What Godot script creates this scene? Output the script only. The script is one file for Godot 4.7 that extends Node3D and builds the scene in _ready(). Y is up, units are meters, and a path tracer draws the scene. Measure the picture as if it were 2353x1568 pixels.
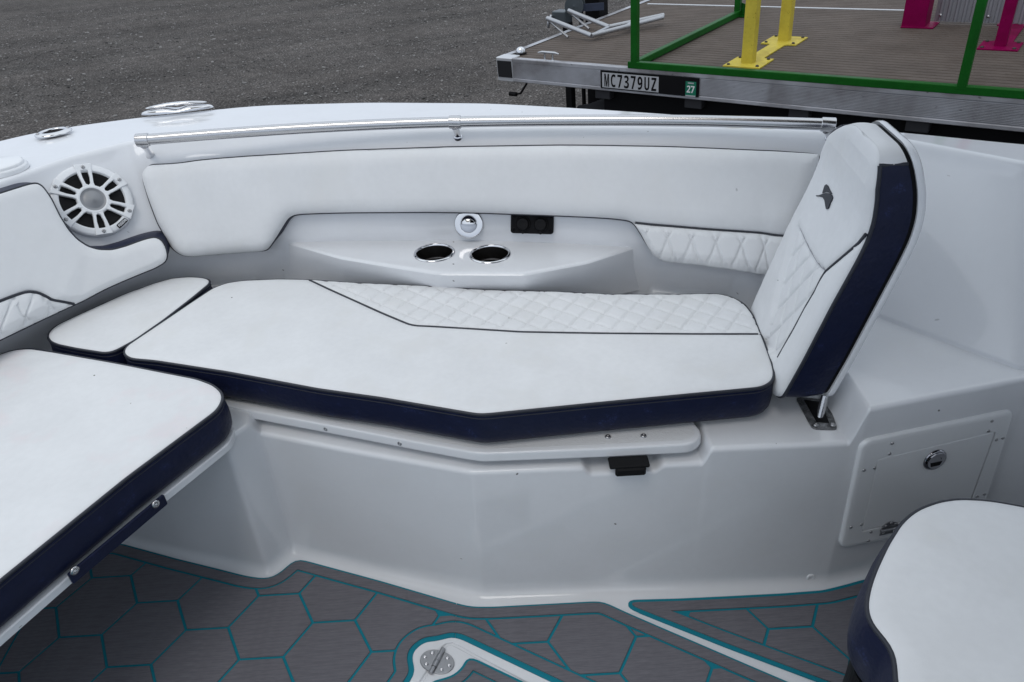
extends Node3D
# ---------------------------------------------------------------- camera model (pixels of a 2353 x 1568 copy of the photograph)
const CY := 2.45
const FL := 1700.0
var CAM := Vector3(0, CY, 0)
var bs := Basis.from_euler(Vector3(deg_to_rad(-33.0), 0, deg_to_rad(-3.3)))
var bsp := Basis.from_euler(Vector3(deg_to_rad(-33.0), 0, deg_to_rad(-6.0)))
var M := {}
var rng := RandomNumberGenerator.new()
var wob := FastNoiseLite.new()

func ray(p: Vector2) -> Vector3:
	return (bs * Vector3(p.x - 1176.5, 784.0 - p.y, -FL)).normalized()
func hy(p: Vector2, drop: float) -> Vector3:
	var d := ray(p)
	return CAM + d * (drop / -d.y)
func hx(p: Vector2, drop: float) -> Vector2:
	var q := hy(p, drop)
	return Vector2(q.x, q.z)
func on_plane(p: Vector2, a: Vector3, n: Vector3) -> Vector3:
	var d := ray(p)
	return CAM + d * ((a - CAM).dot(n) / d.dot(n))
func hitf(p: Vector2, f: Callable, t0 := 1.0, t1 := 3.2) -> Vector3:
	var d := ray(p)
	var n := 60
	var a := t0
	var fa: float = f.call(CAM + d * a)
	for i in n:
		var b: float = t0 + (t1 - t0) * (i + 1) / n
		var fb: float = f.call(CAM + d * b)
		if fa > 0.0 and fb <= 0.0:
			for k in 18:
				var m := (a + b) * 0.5
				if f.call(CAM + d * m) > 0.0: a = m
				else: b = m
			return CAM + d * b
		a = b
		fa = fb
	return CAM + d * 1.8
func px(a: Array) -> PackedVector2Array:
	var r := PackedVector2Array()
	for i in range(0, a.size(), 2): r.append(Vector2(a[i], a[i + 1]))
	return r

# ---------------------------------------------------------------- mesh collector
class MB:
	var v := PackedVector3Array()
	var x := PackedInt32Array()
	func p(q: Vector3) -> int:
		v.append(q)
		return v.size() - 1
	func t(a: int, b: int, c: int):
		x.append(a); x.append(b); x.append(c)
	func q(a: int, b: int, c: int, d: int):
		t(a, b, c); t(a, c, d)
	func grid(rows: Array, close_u := false, close_v := false, flip := false):
		var o := v.size()
		var m: int = rows[0].size()
		for r in rows: v.append_array(r)
		var n := rows.size()
		for i in (n if close_v else n - 1):
			for j in (m if close_u else m - 1):
				var a := o + i * m + j
				var b := o + i * m + (j + 1) % m
				var c := o + ((i + 1) % n) * m + (j + 1) % m
				var d := o + ((i + 1) % n) * m + j
				if flip: q(a, d, c, b)
				else: q(a, b, c, d)
	func build(smooth := true) -> ArrayMesh:
		var vv := v
		var ix := x
		if not smooth:
			vv = PackedVector3Array()
			ix = PackedInt32Array()
			for i in x.size():
				vv.append(v[x[i]])
				ix.append(i)
		var nn := PackedVector3Array()
		nn.resize(vv.size())
		for i in range(0, ix.size(), 3):
			var f := (vv[ix[i + 1]] - vv[ix[i]]).cross(vv[ix[i + 2]] - vv[ix[i]])
			for k in 3: nn[ix[i + k]] += f
		for i in nn.size(): nn[i] = nn[i].normalized() if nn[i].length_squared() > 0.0 else Vector3.UP
		var rx := PackedInt32Array()
		rx.resize(ix.size())
		for i in range(0, ix.size(), 3):
			rx[i] = ix[i]; rx[i + 1] = ix[i + 2]; rx[i + 2] = ix[i + 1]
		var ar := []
		ar.resize(Mesh.ARRAY_MAX)
		ar[Mesh.ARRAY_VERTEX] = vv
		ar[Mesh.ARRAY_NORMAL] = nn
		ar[Mesh.ARRAY_INDEX] = rx
		var me := ArrayMesh.new()
		me.add_surface_from_arrays(Mesh.PRIMITIVE_TRIANGLES, ar)
		return me

func tube(mb: MB, pts: Array, r, n := 12, closed := false, caps := true):
	var m := pts.size()
	var rows := []
	var up := Vector3.UP
	var t0: Vector3 = (pts[1] - pts[0]).normalized()
	if absf(t0.dot(up)) > 0.9: up = Vector3.RIGHT
	var nrm := (up - t0 * up.dot(t0)).normalized()
	for i in m:
		var a: Vector3 = pts[(i - 1 + m) % m] if (closed or i > 0) else pts[i]
		var b: Vector3 = pts[(i + 1) % m] if (closed or i < m - 1) else pts[i]
		var t := (b - a).normalized()
		nrm = (nrm - t * nrm.dot(t)).normalized()
		var bi := t.cross(nrm)
		var rr: float = r[i] if r is Array else r
		var row := PackedVector3Array()
		for k in n:
			var w := TAU * k / n
			row.append(pts[i] + (nrm * cos(w) + bi * sin(w)) * rr)
		rows.append(row)
	mb.grid(rows, true, closed, false)
	if caps and not closed:
		for e in [0, m - 1]:
			var o := mb.v.size()
			var rw: PackedVector3Array = rows[e]
			mb.v.append_array(rw)
			var c := mb.p(pts[e])
			for k in n:
				if e == 0: mb.t(c, o + (k + 1) % n, o + k)
				else: mb.t(c, o + k, o + (k + 1) % n)

func lathe(mb: MB, prof: Array, n := 28, xf := Transform3D.IDENTITY, sx := 1.0, sz := 1.0):
	var rows := []
	for q in prof:
		var row := PackedVector3Array()
		for k in n:
			var w := TAU * k / n
			row.append(xf * Vector3(cos(w) * q.x * sx, q.y, sin(w) * q.x * sz))
		rows.append(row)
	mb.grid(rows, true, false, false)

func ccw(poly: PackedVector2Array) -> PackedVector2Array:
	var a := 0.0
	for i in poly.size(): a += poly[i].cross(poly[(i + 1) % poly.size()])
	if a < 0.0: poly.reverse()
	return poly
# outline in local (x, z), extruded along local y, chamfered at the top; faces are hard-edged
func prism(mb: MB, poly_in: PackedVector2Array, y0: float, y1: float, bev := 0.0, xf := Transform3D.IDENTITY):
	var poly := ccw(poly_in.duplicate())
	var n := poly.size()
	var top := inset(poly, bev) if bev > 0.0 else poly
	var tri := Geometry2D.triangulate_polygon(top)
	if tri.is_empty() and bev > 0.0:
		top = poly
		tri = Geometry2D.triangulate_polygon(top)
	if tri.is_empty():
		poly = Geometry2D.convex_hull(poly)
		poly.remove_at(poly.size() - 1)
		poly = ccw(poly)
		n = poly.size()
		top = poly
		tri = Geometry2D.triangulate_polygon(top)
	var o := mb.v.size()
	for q in top: mb.p(xf * Vector3(q.x, y1, q.y))
	for i in range(0, tri.size(), 3):
		var a := top[tri[i]]; var b := top[tri[i + 1]]; var c := top[tri[i + 2]]
		if (b - a).cross(c - a) > 0.0: mb.t(o + tri[i], o + tri[i + 2], o + tri[i + 1])
		else: mb.t(o + tri[i], o + tri[i + 1], o + tri[i + 2])
	for i in n:
		var j := (i + 1) % n
		if bev > 0.0:
			mb.q(mb.p(xf * Vector3(top[i].x, y1, top[i].y)), mb.p(xf * Vector3(top[j].x, y1, top[j].y)), mb.p(xf * Vector3(poly[j].x, y1 - bev, poly[j].y)), mb.p(xf * Vector3(poly[i].x, y1 - bev, poly[i].y)))
		mb.q(mb.p(xf * Vector3(poly[i].x, y1 - bev, poly[i].y)), mb.p(xf * Vector3(poly[j].x, y1 - bev, poly[j].y)), mb.p(xf * Vector3(poly[j].x, y0, poly[j].y)), mb.p(xf * Vector3(poly[i].x, y0, poly[i].y)))
func rect(w: float, h: float, r := 0.0, n := 4) -> PackedVector2Array:
	var p := PackedVector2Array()
	if r <= 0.0:
		return PackedVector2Array([Vector2(-w / 2, -h / 2), Vector2(w / 2, -h / 2), Vector2(w / 2, h / 2), Vector2(-w / 2, h / 2)])
	for c in [[1, 1, 0.0], [-1, 1, PI / 2], [-1, -1, PI], [1, -1, PI * 1.5]]:
		for k in n + 1:
			var a: float = c[2] + PI / 2 * k / n
			p.append(Vector2(c[0] * (w / 2 - r), c[1] * (h / 2 - r)) + Vector2(cos(a), sin(a)) * r)
	return p
func box(mb: MB, c: Vector3, s: Vector3, bev := 0.002, bz := Basis.IDENTITY):
	var xf := Transform3D(bz, c)
	var b: float = minf(bev, minf(s.x, minf(s.y, s.z)) * 0.3)
	var h := s / 2
	# chamfered box: six faces, twelve edge strips, eight corners
	var P := func(sx, sy, sz, ax):
		var q := Vector3(sx * (h.x - (0.0 if ax == 0 else b)), sy * (h.y - (0.0 if ax == 1 else b)), sz * (h.z - (0.0 if ax == 2 else b)))
		return mb.p(xf * q)
	for ax in 3:
		for s1 in [-1, 1]:
			var q := []
			for c2 in [[-1, -1], [1, -1], [1, 1], [-1, 1]]:
				var e := [0, 0, 0]
				e[ax] = s1; e[(ax + 1) % 3] = c2[0]; e[(ax + 2) % 3] = c2[1]
				q.append(P.call(e[0], e[1], e[2], ax))
			if s1 > 0: mb.q(q[0], q[1], q[2], q[3])
			else: mb.q(q[0], q[3], q[2], q[1])
	for ax in 3:
		var a1 := (ax + 1) % 3
		var a2 := (ax + 2) % 3
		for s1 in [-1, 1]:
			for s2 in [-1, 1]:
				var q := []
				for w in [[-1, a1], [1, a1], [1, a2], [-1, a2]]:
					var e := [0, 0, 0]
					e[ax] = w[0]; e[a1] = s1; e[a2] = s2
					q.append(P.call(e[0], e[1], e[2], w[1]))
				if s1 * s2 > 0: mb.q(q[0], q[3], q[2], q[1])
				else: mb.q(q[0], q[1], q[2], q[3])
	for sx in [-1, 1]:
		for sy in [-1, 1]:
			for sz in [-1, 1]:
				var a: int = P.call(sx, sy, sz, 0)
				var b2: int = P.call(sx, sy, sz, 1)
				var c3: int = P.call(sx, sy, sz, 2)
				if sx * sy * sz > 0: mb.t(a, b2, c3)
				else: mb.t(a, c3, b2)
func frame(o: Vector3, n: Vector3, along: Vector3) -> Transform3D:   # local y = n, local x ~ along
	n = n.normalized()
	var x := (along - n * along.dot(n)).normalized()
	return Transform3D(Basis(x, n, x.cross(n)), o)

# ---------------------------------------------------------------- outlines
func resample(p: PackedVector2Array, ds: float, closed := true) -> PackedVector2Array:
	var r := PackedVector2Array()
	var n := p.size()
	for i in (n if closed else n - 1):
		var a := p[i]
		var b := p[(i + 1) % n]
		var k := maxi(1, int(round(a.distance_to(b) / ds)))
		for j in k: r.append(a.lerp(b, float(j) / k))
	if not closed: r.append(p[n - 1])
	return r
func smooth(p: PackedVector2Array, it: int, closed := true) -> PackedVector2Array:
	var n := p.size()
	for k in it:
		var r := p.duplicate()
		for i in n:
			if not closed and (i == 0 or i == n - 1): continue
			r[i] = p[i] * 0.5 + (p[(i - 1 + n) % n] + p[(i + 1) % n]) * 0.25
		p = r
	return p
func normals2(p: PackedVector2Array) -> PackedVector2Array:      # inward normals of a ccw outline
	var r := PackedVector2Array()
	var n := p.size()
	for i in n:
		var t := (p[(i + 1) % n] - p[(i - 1 + n) % n]).normalized()
		r.append(Vector2(-t.y, t.x))
	return r
func inset(p: PackedVector2Array, d: float) -> PackedVector2Array:   # mitred, ccw
	var r := PackedVector2Array()
	var n := p.size()
	for i in n:
		var t1 := (p[i] - p[(i - 1 + n) % n]).normalized()
		var t2 := (p[(i + 1) % n] - p[i]).normalized()
		var n1 := Vector2(-t1.y, t1.x)
		var n2 := Vector2(-t2.y, t2.x)
		var m := (n1 + n2)
		var k := 1.0 + n1.dot(n2)
		r.append(p[i] + m * (d / maxf(k, 0.5)))
	return r
# filled panel over an outline: height hf(u, v, distance to the edge) pushed along map(u, v, h)
func panel(poly: PackedVector2Array, step: float, w: float, hf: Callable, map: Callable, holes := []) -> ArrayMesh:
	var pts := PackedVector2Array()
	var ds := PackedFloat32Array()
	var cell := {}
	var cs := maxf(w * 1.2, 0.012)
	var nr := normals2(poly)
	for q in poly:
		var key := Vector2i(floori(q.x / cs), floori(q.y / cs))
		if not cell.has(key): cell[key] = []
		cell[key].append(q)
	var near := func(q: Vector2) -> float:
		var k := Vector2i(floori(q.x / cs), floori(q.y / cs))
		var best := cs
		for a in range(-1, 2):
			for b in range(-1, 2):
				var kk := k + Vector2i(a, b)
				if cell.has(kk):
					for z in cell[kk]: best = minf(best, q.distance_to(z))
		return best
	for f in [0.0, 0.08, 0.22, 0.42, 0.68, 1.0]:
		var sk := 1 if f < 0.5 else 2
		for i in range(0, poly.size(), sk):
			var q: Vector2 = poly[i] + nr[i] * (w * f)
			if f > 0.0 and (near.call(q) < w * f * 0.85 or not Geometry2D.is_point_in_polygon(q, poly)): continue
			pts.append(q)
			ds.append(w * f)
	var lo := poly[0]
	var hi := poly[0]
	for q in poly:
		lo = lo.min(q)
		hi = hi.max(q)
	for h in holes:
		for k in 32:
			pts.append(h[0] + Vector2(cos(TAU * k / 32), sin(TAU * k / 32)) * h[1])
			ds.append(cs)
	for i in int((hi.x - lo.x) / step) + 1:
		for j in int((hi.y - lo.y) / step) + 1:
			var q := lo + Vector2(i + (0.5 if j % 2 == 1 else 0.0) + rng.randf_range(-0.06, 0.06), j + rng.randf_range(-0.06, 0.06)) * step
			if not Geometry2D.is_point_in_polygon(q, poly): continue
			var d: float = near.call(q)
			if d < w + step * 0.35: continue
			var ok := true
			for h in holes:
				if q.distance_to(h[0]) < h[1] + step * 0.4: ok = false
			if ok:
				pts.append(q)
				ds.append(d)
	var tr := Geometry2D.triangulate_delaunay(pts)
	var mb := MB.new()
	for i in pts.size(): mb.p(map.call(pts[i].x, pts[i].y, hf.call(pts[i].x, pts[i].y, ds[i])))
	for i in range(0, tr.size(), 3):
		var a := pts[tr[i]]; var b := pts[tr[i + 1]]; var c := pts[tr[i + 2]]
		if absf((b - a).cross(c - a)) < 1e-9: continue
		var g := (a + b + c) / 3.0
		if not Geometry2D.is_point_in_polygon(g, poly): continue
		var skip := false
		for h in holes:
			if g.distance_to(h[0]) < h[1]: skip = true
		if skip: continue
		var pa := mb.v[tr[i]]; var pb := mb.v[tr[i + 1]]; var pc := mb.v[tr[i + 2]]
		var up: Vector3 = map.call(g.x, g.y, 0.02) - map.call(g.x, g.y, 0.0)
		if (pb - pa).cross(pc - pa).dot(up) > 0.0: mb.t(tr[i], tr[i + 1], tr[i + 2])
		else: mb.t(tr[i], tr[i + 2], tr[i + 1])
	return mb.build()
func band(poly: PackedVector2Array, h1: float, h0: float, bulge: float, map: Callable, under := 0.012) -> ArrayMesh:
	var nr := normals2(poly)
	var rows := []
	for k in 9:
		var f := k / 8.0
		var off := bulge * sin(PI * clampf(f, 0.02, 1.0)) - (under * pow(maxf(0.0, f - 0.75) / 0.25, 2.0))
		var row := PackedVector3Array()
		for i in poly.size():
			var q := poly[i] - nr[i] * off
			row.append(map.call(q.x, q.y, lerpf(h1, h0, f)))
		rows.append(row)
	var mb := MB.new()
	mb.grid(rows, true, false)
	return mb.build()
func pipe(poly: PackedVector2Array, h: float, r: float, map: Callable, closed := true, n := 8) -> ArrayMesh:
	var p := []
	for q in poly: p.append(map.call(q.x, q.y, h))
	var mb := MB.new()
	tube(mb, p, r, n, closed)
	return mb.build()

# ---------------------------------------------------------------- nodes
var taken := {}
func numbered(s: String) -> String:
	taken[s] = taken.get(s, 0) + 1
	return s if taken[s] == 1 else "%s_%03d" % [s, taken[s] - 1]
func thing(called: String, label: String, category: String, at := Vector3.ZERO, group := "") -> Node3D:
	var o := Node3D.new()
	o.name = numbered(called)
	add_child(o)
	o.position = at
	o.set_meta("label", label)
	o.set_meta("category", category)
	if group: o.set_meta("group", group)
	return o
# every mesh is computed in world metres; a part of a thing set down at a base point is shifted back by that base
func part(parent: Node3D, called: String, mesh: Mesh, mat: Material, label := "") -> MeshInstance3D:
	var o := MeshInstance3D.new()
	o.name = called
	o.mesh = mesh
	o.material_override = mat
	parent.add_child(o, true)
	var g := parent
	var off := Vector3.ZERO
	while g != self and g != null:
		off += g.position
		g = g.get_parent() as Node3D
	o.position = -off
	if label: o.set_meta("label", label)
	return o
func local_part(parent: Node3D, called: String, mesh: Mesh, mat: Material, xf := Transform3D.IDENTITY) -> MeshInstance3D:
	var o := MeshInstance3D.new()
	o.name = called
	o.mesh = mesh
	o.material_override = mat
	o.transform = xf
	parent.add_child(o, true)
	return o
func group_part(parent: Node3D, called: String) -> Node3D:
	var o := Node3D.new()
	o.name = called
	parent.add_child(o, true)
	return o

# ---------------------------------------------------------------- materials
func lin(r: float, g: float, b: float) -> Color:
	return Color(r, g, b).linear_to_srgb()
func mat(c: Color, rough: float, metal := 0.0, spec := 0.5) -> StandardMaterial3D:
	var m := StandardMaterial3D.new()
	m.albedo_color = c
	m.roughness = rough
	m.metallic = metal
	m.metallic_specular = spec
	return m
func noise_img(n: int, freq: float, sd: int, type := FastNoiseLite.TYPE_SIMPLEX_SMOOTH, oct := 4) -> Image:
	var f := FastNoiseLite.new()
	f.seed = sd
	f.noise_type = type
	f.frequency = freq
	f.fractal_octaves = oct
	var im := f.get_seamless_image(n, n)
	im.convert(Image.FORMAT_RGBA8)
	return im
func bump(im: Image, k: float) -> ImageTexture:
	var c := im.duplicate() as Image
	c.bump_map_to_normal_map(k)
	return ImageTexture.create_from_image(c)
func tri(m: StandardMaterial3D, s: Vector3):
	m.uv1_triplanar = true
	m.uv1_world_triplanar = true
	m.uv1_scale = s
# a slightly mottled surface with sparse specks of dirt and a few soft smears; tint = colour of the smears
func mottled(n: int, sd: int, amount: float, specks: int, tint: Color, tint_amount: float) -> ImageTexture:
	var a := noise_img(n, 0.008, sd)
	var b := noise_img(n, 0.06, sd + 1)
	var t := noise_img(n, 0.006, sd + 2)
	var im := Image.create(n, n, true, Image.FORMAT_RGBA8)
	for y in n:
		for x in n:
			var v := 1.0 - amount * (0.6 * (1.0 - a.get_pixel(x, y).r) + 0.4 * (1.0 - b.get_pixel(x, y).r))
			var c := Color(v, v, v)
			var k := clampf((t.get_pixel(x, y).r - 0.58) * 5.0, 0.0, 1.0) * (0.4 + 0.6 * b.get_pixel(x, y).r) * tint_amount
			im.set_pixel(x, y, c.lerp(tint * v, k))
	var r := RandomNumberGenerator.new()
	r.seed = sd
	for i in specks:
		var cx := r.randi_range(0, n - 1)
		var cy := r.randi_range(0, n - 1)
		var s := r.randf_range(0.5, 1.15)
		var dk := r.randf_range(0.15, 0.75)
		var ang := r.randf() * PI
		for y in range(-4, 5):
			for x in range(-4, 5):
				var q := Vector2(x, y).rotated(ang)
				q.x *= 0.6
				if q.length() < s:
					var xx := posmod(cx + x, n)
					var yy := posmod(cy + y, n)
					im.set_pixel(xx, yy, im.get_pixel(xx, yy) * Color(dk, dk * 0.97, dk * 0.92))
	im.generate_mipmaps()
	return ImageTexture.create_from_image(im)

func make_materials():
	var fine := noise_img(512, 0.12, 5)
	var peel := noise_img(512, 0.03, 8, FastNoiseLite.TYPE_SIMPLEX_SMOOTH, 2)
	var gel := mat(lin(0.775, 0.79, 0.815), 0.08)
	gel.albedo_texture = mottled(1024, 21, 0.025, 26, Color(0.90, 0.89, 0.87), 0.10)
	tri(gel, Vector3.ONE * 0.71)
	gel.normal_enabled = true
	gel.normal_texture = bump(peel, 1.0)
	gel.normal_scale = 0.05
	M.gel = gel
	var skid := mat(lin(0.70, 0.71, 0.72), 0.5)
	skid.normal_enabled = true
	skid.normal_texture = bump(noise_img(512, 0.10, 31), 3.0)
	skid.normal_scale = 0.5
	tri(skid, Vector3.ONE * 4.0)
	M.skid = skid
	var vinyl := mat(lin(0.79, 0.80, 0.81), 0.5, 0.0, 0.35)
	vinyl.albedo_texture = mottled(1024, 55, 0.05, 9, Color(0.92, 0.905, 0.87), 0.17)
	tri(vinyl, Vector3.ONE * 0.83)
	vinyl.normal_enabled = true
	vinyl.normal_texture = bump(noise_img(512, 0.02, 77), 2.0)
	vinyl.normal_scale = 0.16
	M.vinyl = vinyl
	var pink := vinyl.duplicate() as StandardMaterial3D
	pink.albedo_texture = mottled(1024, 91, 0.045, 8, Color(1.0, 0.89, 0.895), 0.26)
	M.vinyl_pink = pink
	var navy := mat(lin(0.012, 0.016, 0.048), 0.45, 0.0, 0.35)
	var ni := noise_img(1024, 0.012, 14)
	var nj := noise_img(1024, 0.15, 15)
	var im := Image.create(1024, 1024, true, Image.FORMAT_RGBA8)
	for y in 1024:
		for x in 1024:
			var a := ni.get_pixel(x, y).r
			var b := nj.get_pixel(x, y).r
			var k := clampf((a - 0.73) * 9.0, 0.0, 1.0) * clampf((b - 0.42) * 4.0, 0.0, 1.0)
			var v := 0.60 + 0.08 * a
			im.set_pixel(x, y, Color(v, v, v).lerp(Color(1, 1, 1), k))
	im.generate_mipmaps()
	navy.albedo_color = lin(0.022, 0.032, 0.100)
	navy.albedo_texture = ImageTexture.create_from_image(im)
	tri(navy, Vector3.ONE * 1.3)
	navy.normal_enabled = true
	navy.normal_texture = bump(fine, 2.0)
	navy.normal_scale = 0.25
	M.navy = navy
	M.piping = mat(lin(0.018, 0.021, 0.032), 0.5)
	M.black = mat(lin(0.008, 0.008, 0.009), 0.5, 0.0, 0.2)
	M.rubber = mat(lin(0.010, 0.010, 0.011), 0.6, 0.0, 0.25)
	M.chrome = mat(lin(0.72, 0.72, 0.73), 0.06, 1.0)
	M.steel = mat(lin(0.56, 0.56, 0.57), 0.24, 1.0)
	M.dull_steel = mat(lin(0.42, 0.42, 0.43), 0.32, 1.0)
	var al := mat(lin(0.46, 0.47, 0.49), 0.5, 0.5)
	al.albedo_texture = mottled(512, 61, 0.8, 300, Color(0.3, 0.3, 0.3), 0.8)
	tri(al, Vector3.ONE * 9.0)
	M.cast = al
	var eva := mat(lin(0.105, 0.105, 0.118), 0.85, 0.0, 0.3)
	var st := Image.create(1024, 1024, true, Image.FORMAT_RGBA8)
	var s1 := noise_img(1024, 0.02, 41)
	var s2 := noise_img(1024, 0.005, 42)
	for y in 1024:
		for x in 1024:
			var v := 0.81 + 0.09 * (s1.get_pixel(x, y).r - 0.5) * 1.4 + 0.10 * (s2.get_pixel(x, y).r - 0.5)
			st.set_pixel(x, y, Color(v, v * 0.985, v * 0.97))
	st.generate_mipmaps()
	eva.albedo_color = lin(0.238, 0.240, 0.278)
	eva.albedo_texture = ImageTexture.create_from_image(st)
	tri(eva, Vector3(2.2, 2.2, 40.0))
	M.eva = eva
	M.teal = mat(lin(0.010, 0.20, 0.265), 0.8, 0.0, 0.3)
	M.plastic = mat(lin(0.80, 0.815, 0.83), 0.22)
	M.lens = mat(lin(0.62, 0.66, 0.74), 0.25)
	var dm := mat(lin(0.27, 0.275, 0.285), 0.42, 0.7)
	M.tweeter = dm
	# pontoon boat
	var dk := mat(lin(0.150, 0.124, 0.108), 0.8, 0.0, 0.3)
	dk.albedo_texture = mottled(512, 71, 0.18, 60, Color(0.8, 0.77, 0.74), 0.3)
	tri(dk, Vector3.ONE * 0.9)
	M.deck = dk
	var fa := mat(lin(0.52, 0.53, 0.57), 0.42, 0.3)
	fa.albedo_texture = mottled(512, 73, 0.15, 80, Color(0.55, 0.52, 0.50), 0.8)
	tri(fa, Vector3.ONE * 0.8)
	M.fascia = fa
	M.trim = mat(lin(0.62, 0.63, 0.65), 0.4, 0.6)
	var paint := mottled(512, 83, 0.16, 120, Color(0.72, 0.66, 0.60), 0.45)
	M.green = mat(lin(0.008, 0.115, 0.012), 0.45, 0.0, 0.25)
	M.yellow = mat(lin(0.74, 0.60, 0.08), 0.5, 0.0, 0.25)
	M.pink = mat(lin(0.26, 0.001, 0.075), 0.5, 0.0, 0.2)
	M.corr = mat(lin(0.36, 0.36, 0.39), 0.35, 0.5)
	for k in ["green", "yellow", "pink"]:
		var pm: StandardMaterial3D = M[k]
		pm.albedo_texture = paint
		tri(pm, Vector3.ONE * 1.7)
	M.sticker = mat(lin(0.0, 0.16, 0.09), 0.5)
	M.white = mat(lin(0.72, 0.73, 0.74), 0.5)
	M.plate_white = mat(lin(0.42, 0.43, 0.45), 0.5)
	M.ladder = mat(lin(0.45, 0.46, 0.48), 0.35, 0.7)
	M.bolt = mat(lin(0.06, 0.055, 0.05), 0.6, 0.3)
	M.cup = mat(lin(0.17, 0.16, 0.155), 0.3, 1.0)
	M.top = mat(lin(0.7, 0.7, 0.72), 0.4)
	M.caulk = mat(lin(0.34, 0.32, 0.31), 0.8)
	M.dark_chrome = mat(lin(0.30, 0.30, 0.32), 0.12, 1.0)
	M.stitch = mat(lin(0.35, 0.35, 0.37), 0.7)
	M.crossbar = mat(lin(0.06, 0.06, 0.065), 0.6, 0.2, 0.2)
	M.winch = mat(lin(0.085, 0.10, 0.11), 0.4, 0.5)
	M.strap = mat(lin(0.03, 0.04, 0.07), 0.8)
	M.tube = mat(lin(0.025, 0.025, 0.027), 0.6, 0.2, 0.2)
	# gravel
	var gr := mat(lin(0.33, 0.32, 0.325), 0.95, 0.0, 0.2)
	var g1 := noise_img(1024, 0.11, 101, FastNoiseLite.TYPE_CELLULAR, 2)
	var g2 := noise_img(1024, 0.25, 102)
	var g3 := noise_img(1024, 0.012, 103)
	var gi := Image.create(1024, 1024, true, Image.FORMAT_RGBA8)
	for y in 1024:
		for x in 1024:
			var v := 0.65 + 0.62 * (g1.get_pixel(x, y).r - 0.5) + 0.6 * (g2.get_pixel(x, y).r - 0.5) + 0.18 * (g3.get_pixel(x, y).r - 0.5)
			v = clampf(v, 0.08, 1.0)
			gi.set_pixel(x, y, Color(v, v * 0.985, v * 0.965))
	gi.generate_mipmaps()
	gr.albedo_texture = ImageTexture.create_from_image(gi)
	gr.vertex_color_use_as_albedo = true
	tri(gr, Vector3.ONE * 0.31)
	gr.normal_enabled = true
	gr.normal_texture = bump(g1, 5.0)
	gr.normal_scale = 0.9
	M.gravel = gr

func _ready():
	rng.seed = 7
	wob.seed = 3
	wob.frequency = 1.0
	# camera
	var cam := Camera3D.new()
	cam.name = "camera"
	add_child(cam)
	cam.position = CAM
	cam.basis = bs
	cam.fov = rad_to_deg(2.0 * atan(784.0 / FL))
	cam.near = 0.05
	cam.far = 400.0
	cam.current = true
	# sky and light: bright overcast
	var we := WorldEnvironment.new()
	we.name = "environment"
	var env := Environment.new()
	var sm := ProceduralSkyMaterial.new()
	sm.sky_top_color = Color(0.93, 0.965, 1.0)
	sm.sky_horizon_color = Color(0.74, 0.785, 0.86)
	sm.sky_curve = 0.4
	sm.ground_bottom_color = Color(0.25, 0.24, 0.23)
	sm.ground_horizon_color = Color(0.45, 0.46, 0.48)
	sm.ground_curve = 0.05
	var sky := Sky.new()
	sky.sky_material = sm
	env.background_mode = Environment.BG_SKY
	env.sky = sky
	env.tonemap_mode = Environment.TONE_MAPPER_LINEAR
	env.tonemap_exposure = 1.17
	env.sdfgi_enabled = true
	env.ssao_enabled = true
	env.ssil_enabled = true
	we.environment = env
	add_child(we)
	var sun := DirectionalLight3D.new()
	sun.name = "sun"
	sun.light_energy = 0.2
	sun.light_color = Color(1.0, 0.99, 0.98)
	sun.light_angular_distance = 25.0
	sun.shadow_enabled = true
	sun.rotation_degrees = Vector3(-64, -24, 0)
	add_child(sun)
	make_materials()
	print("materials ", Time.get_ticks_msec())
	build_ground()
	build_boat()
	print("boat ", Time.get_ticks_msec())
	build_cushions()
	print("cushions ", Time.get_ticks_msec())
	build_pontoon()
	print("done ", Time.get_ticks_msec())

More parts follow.
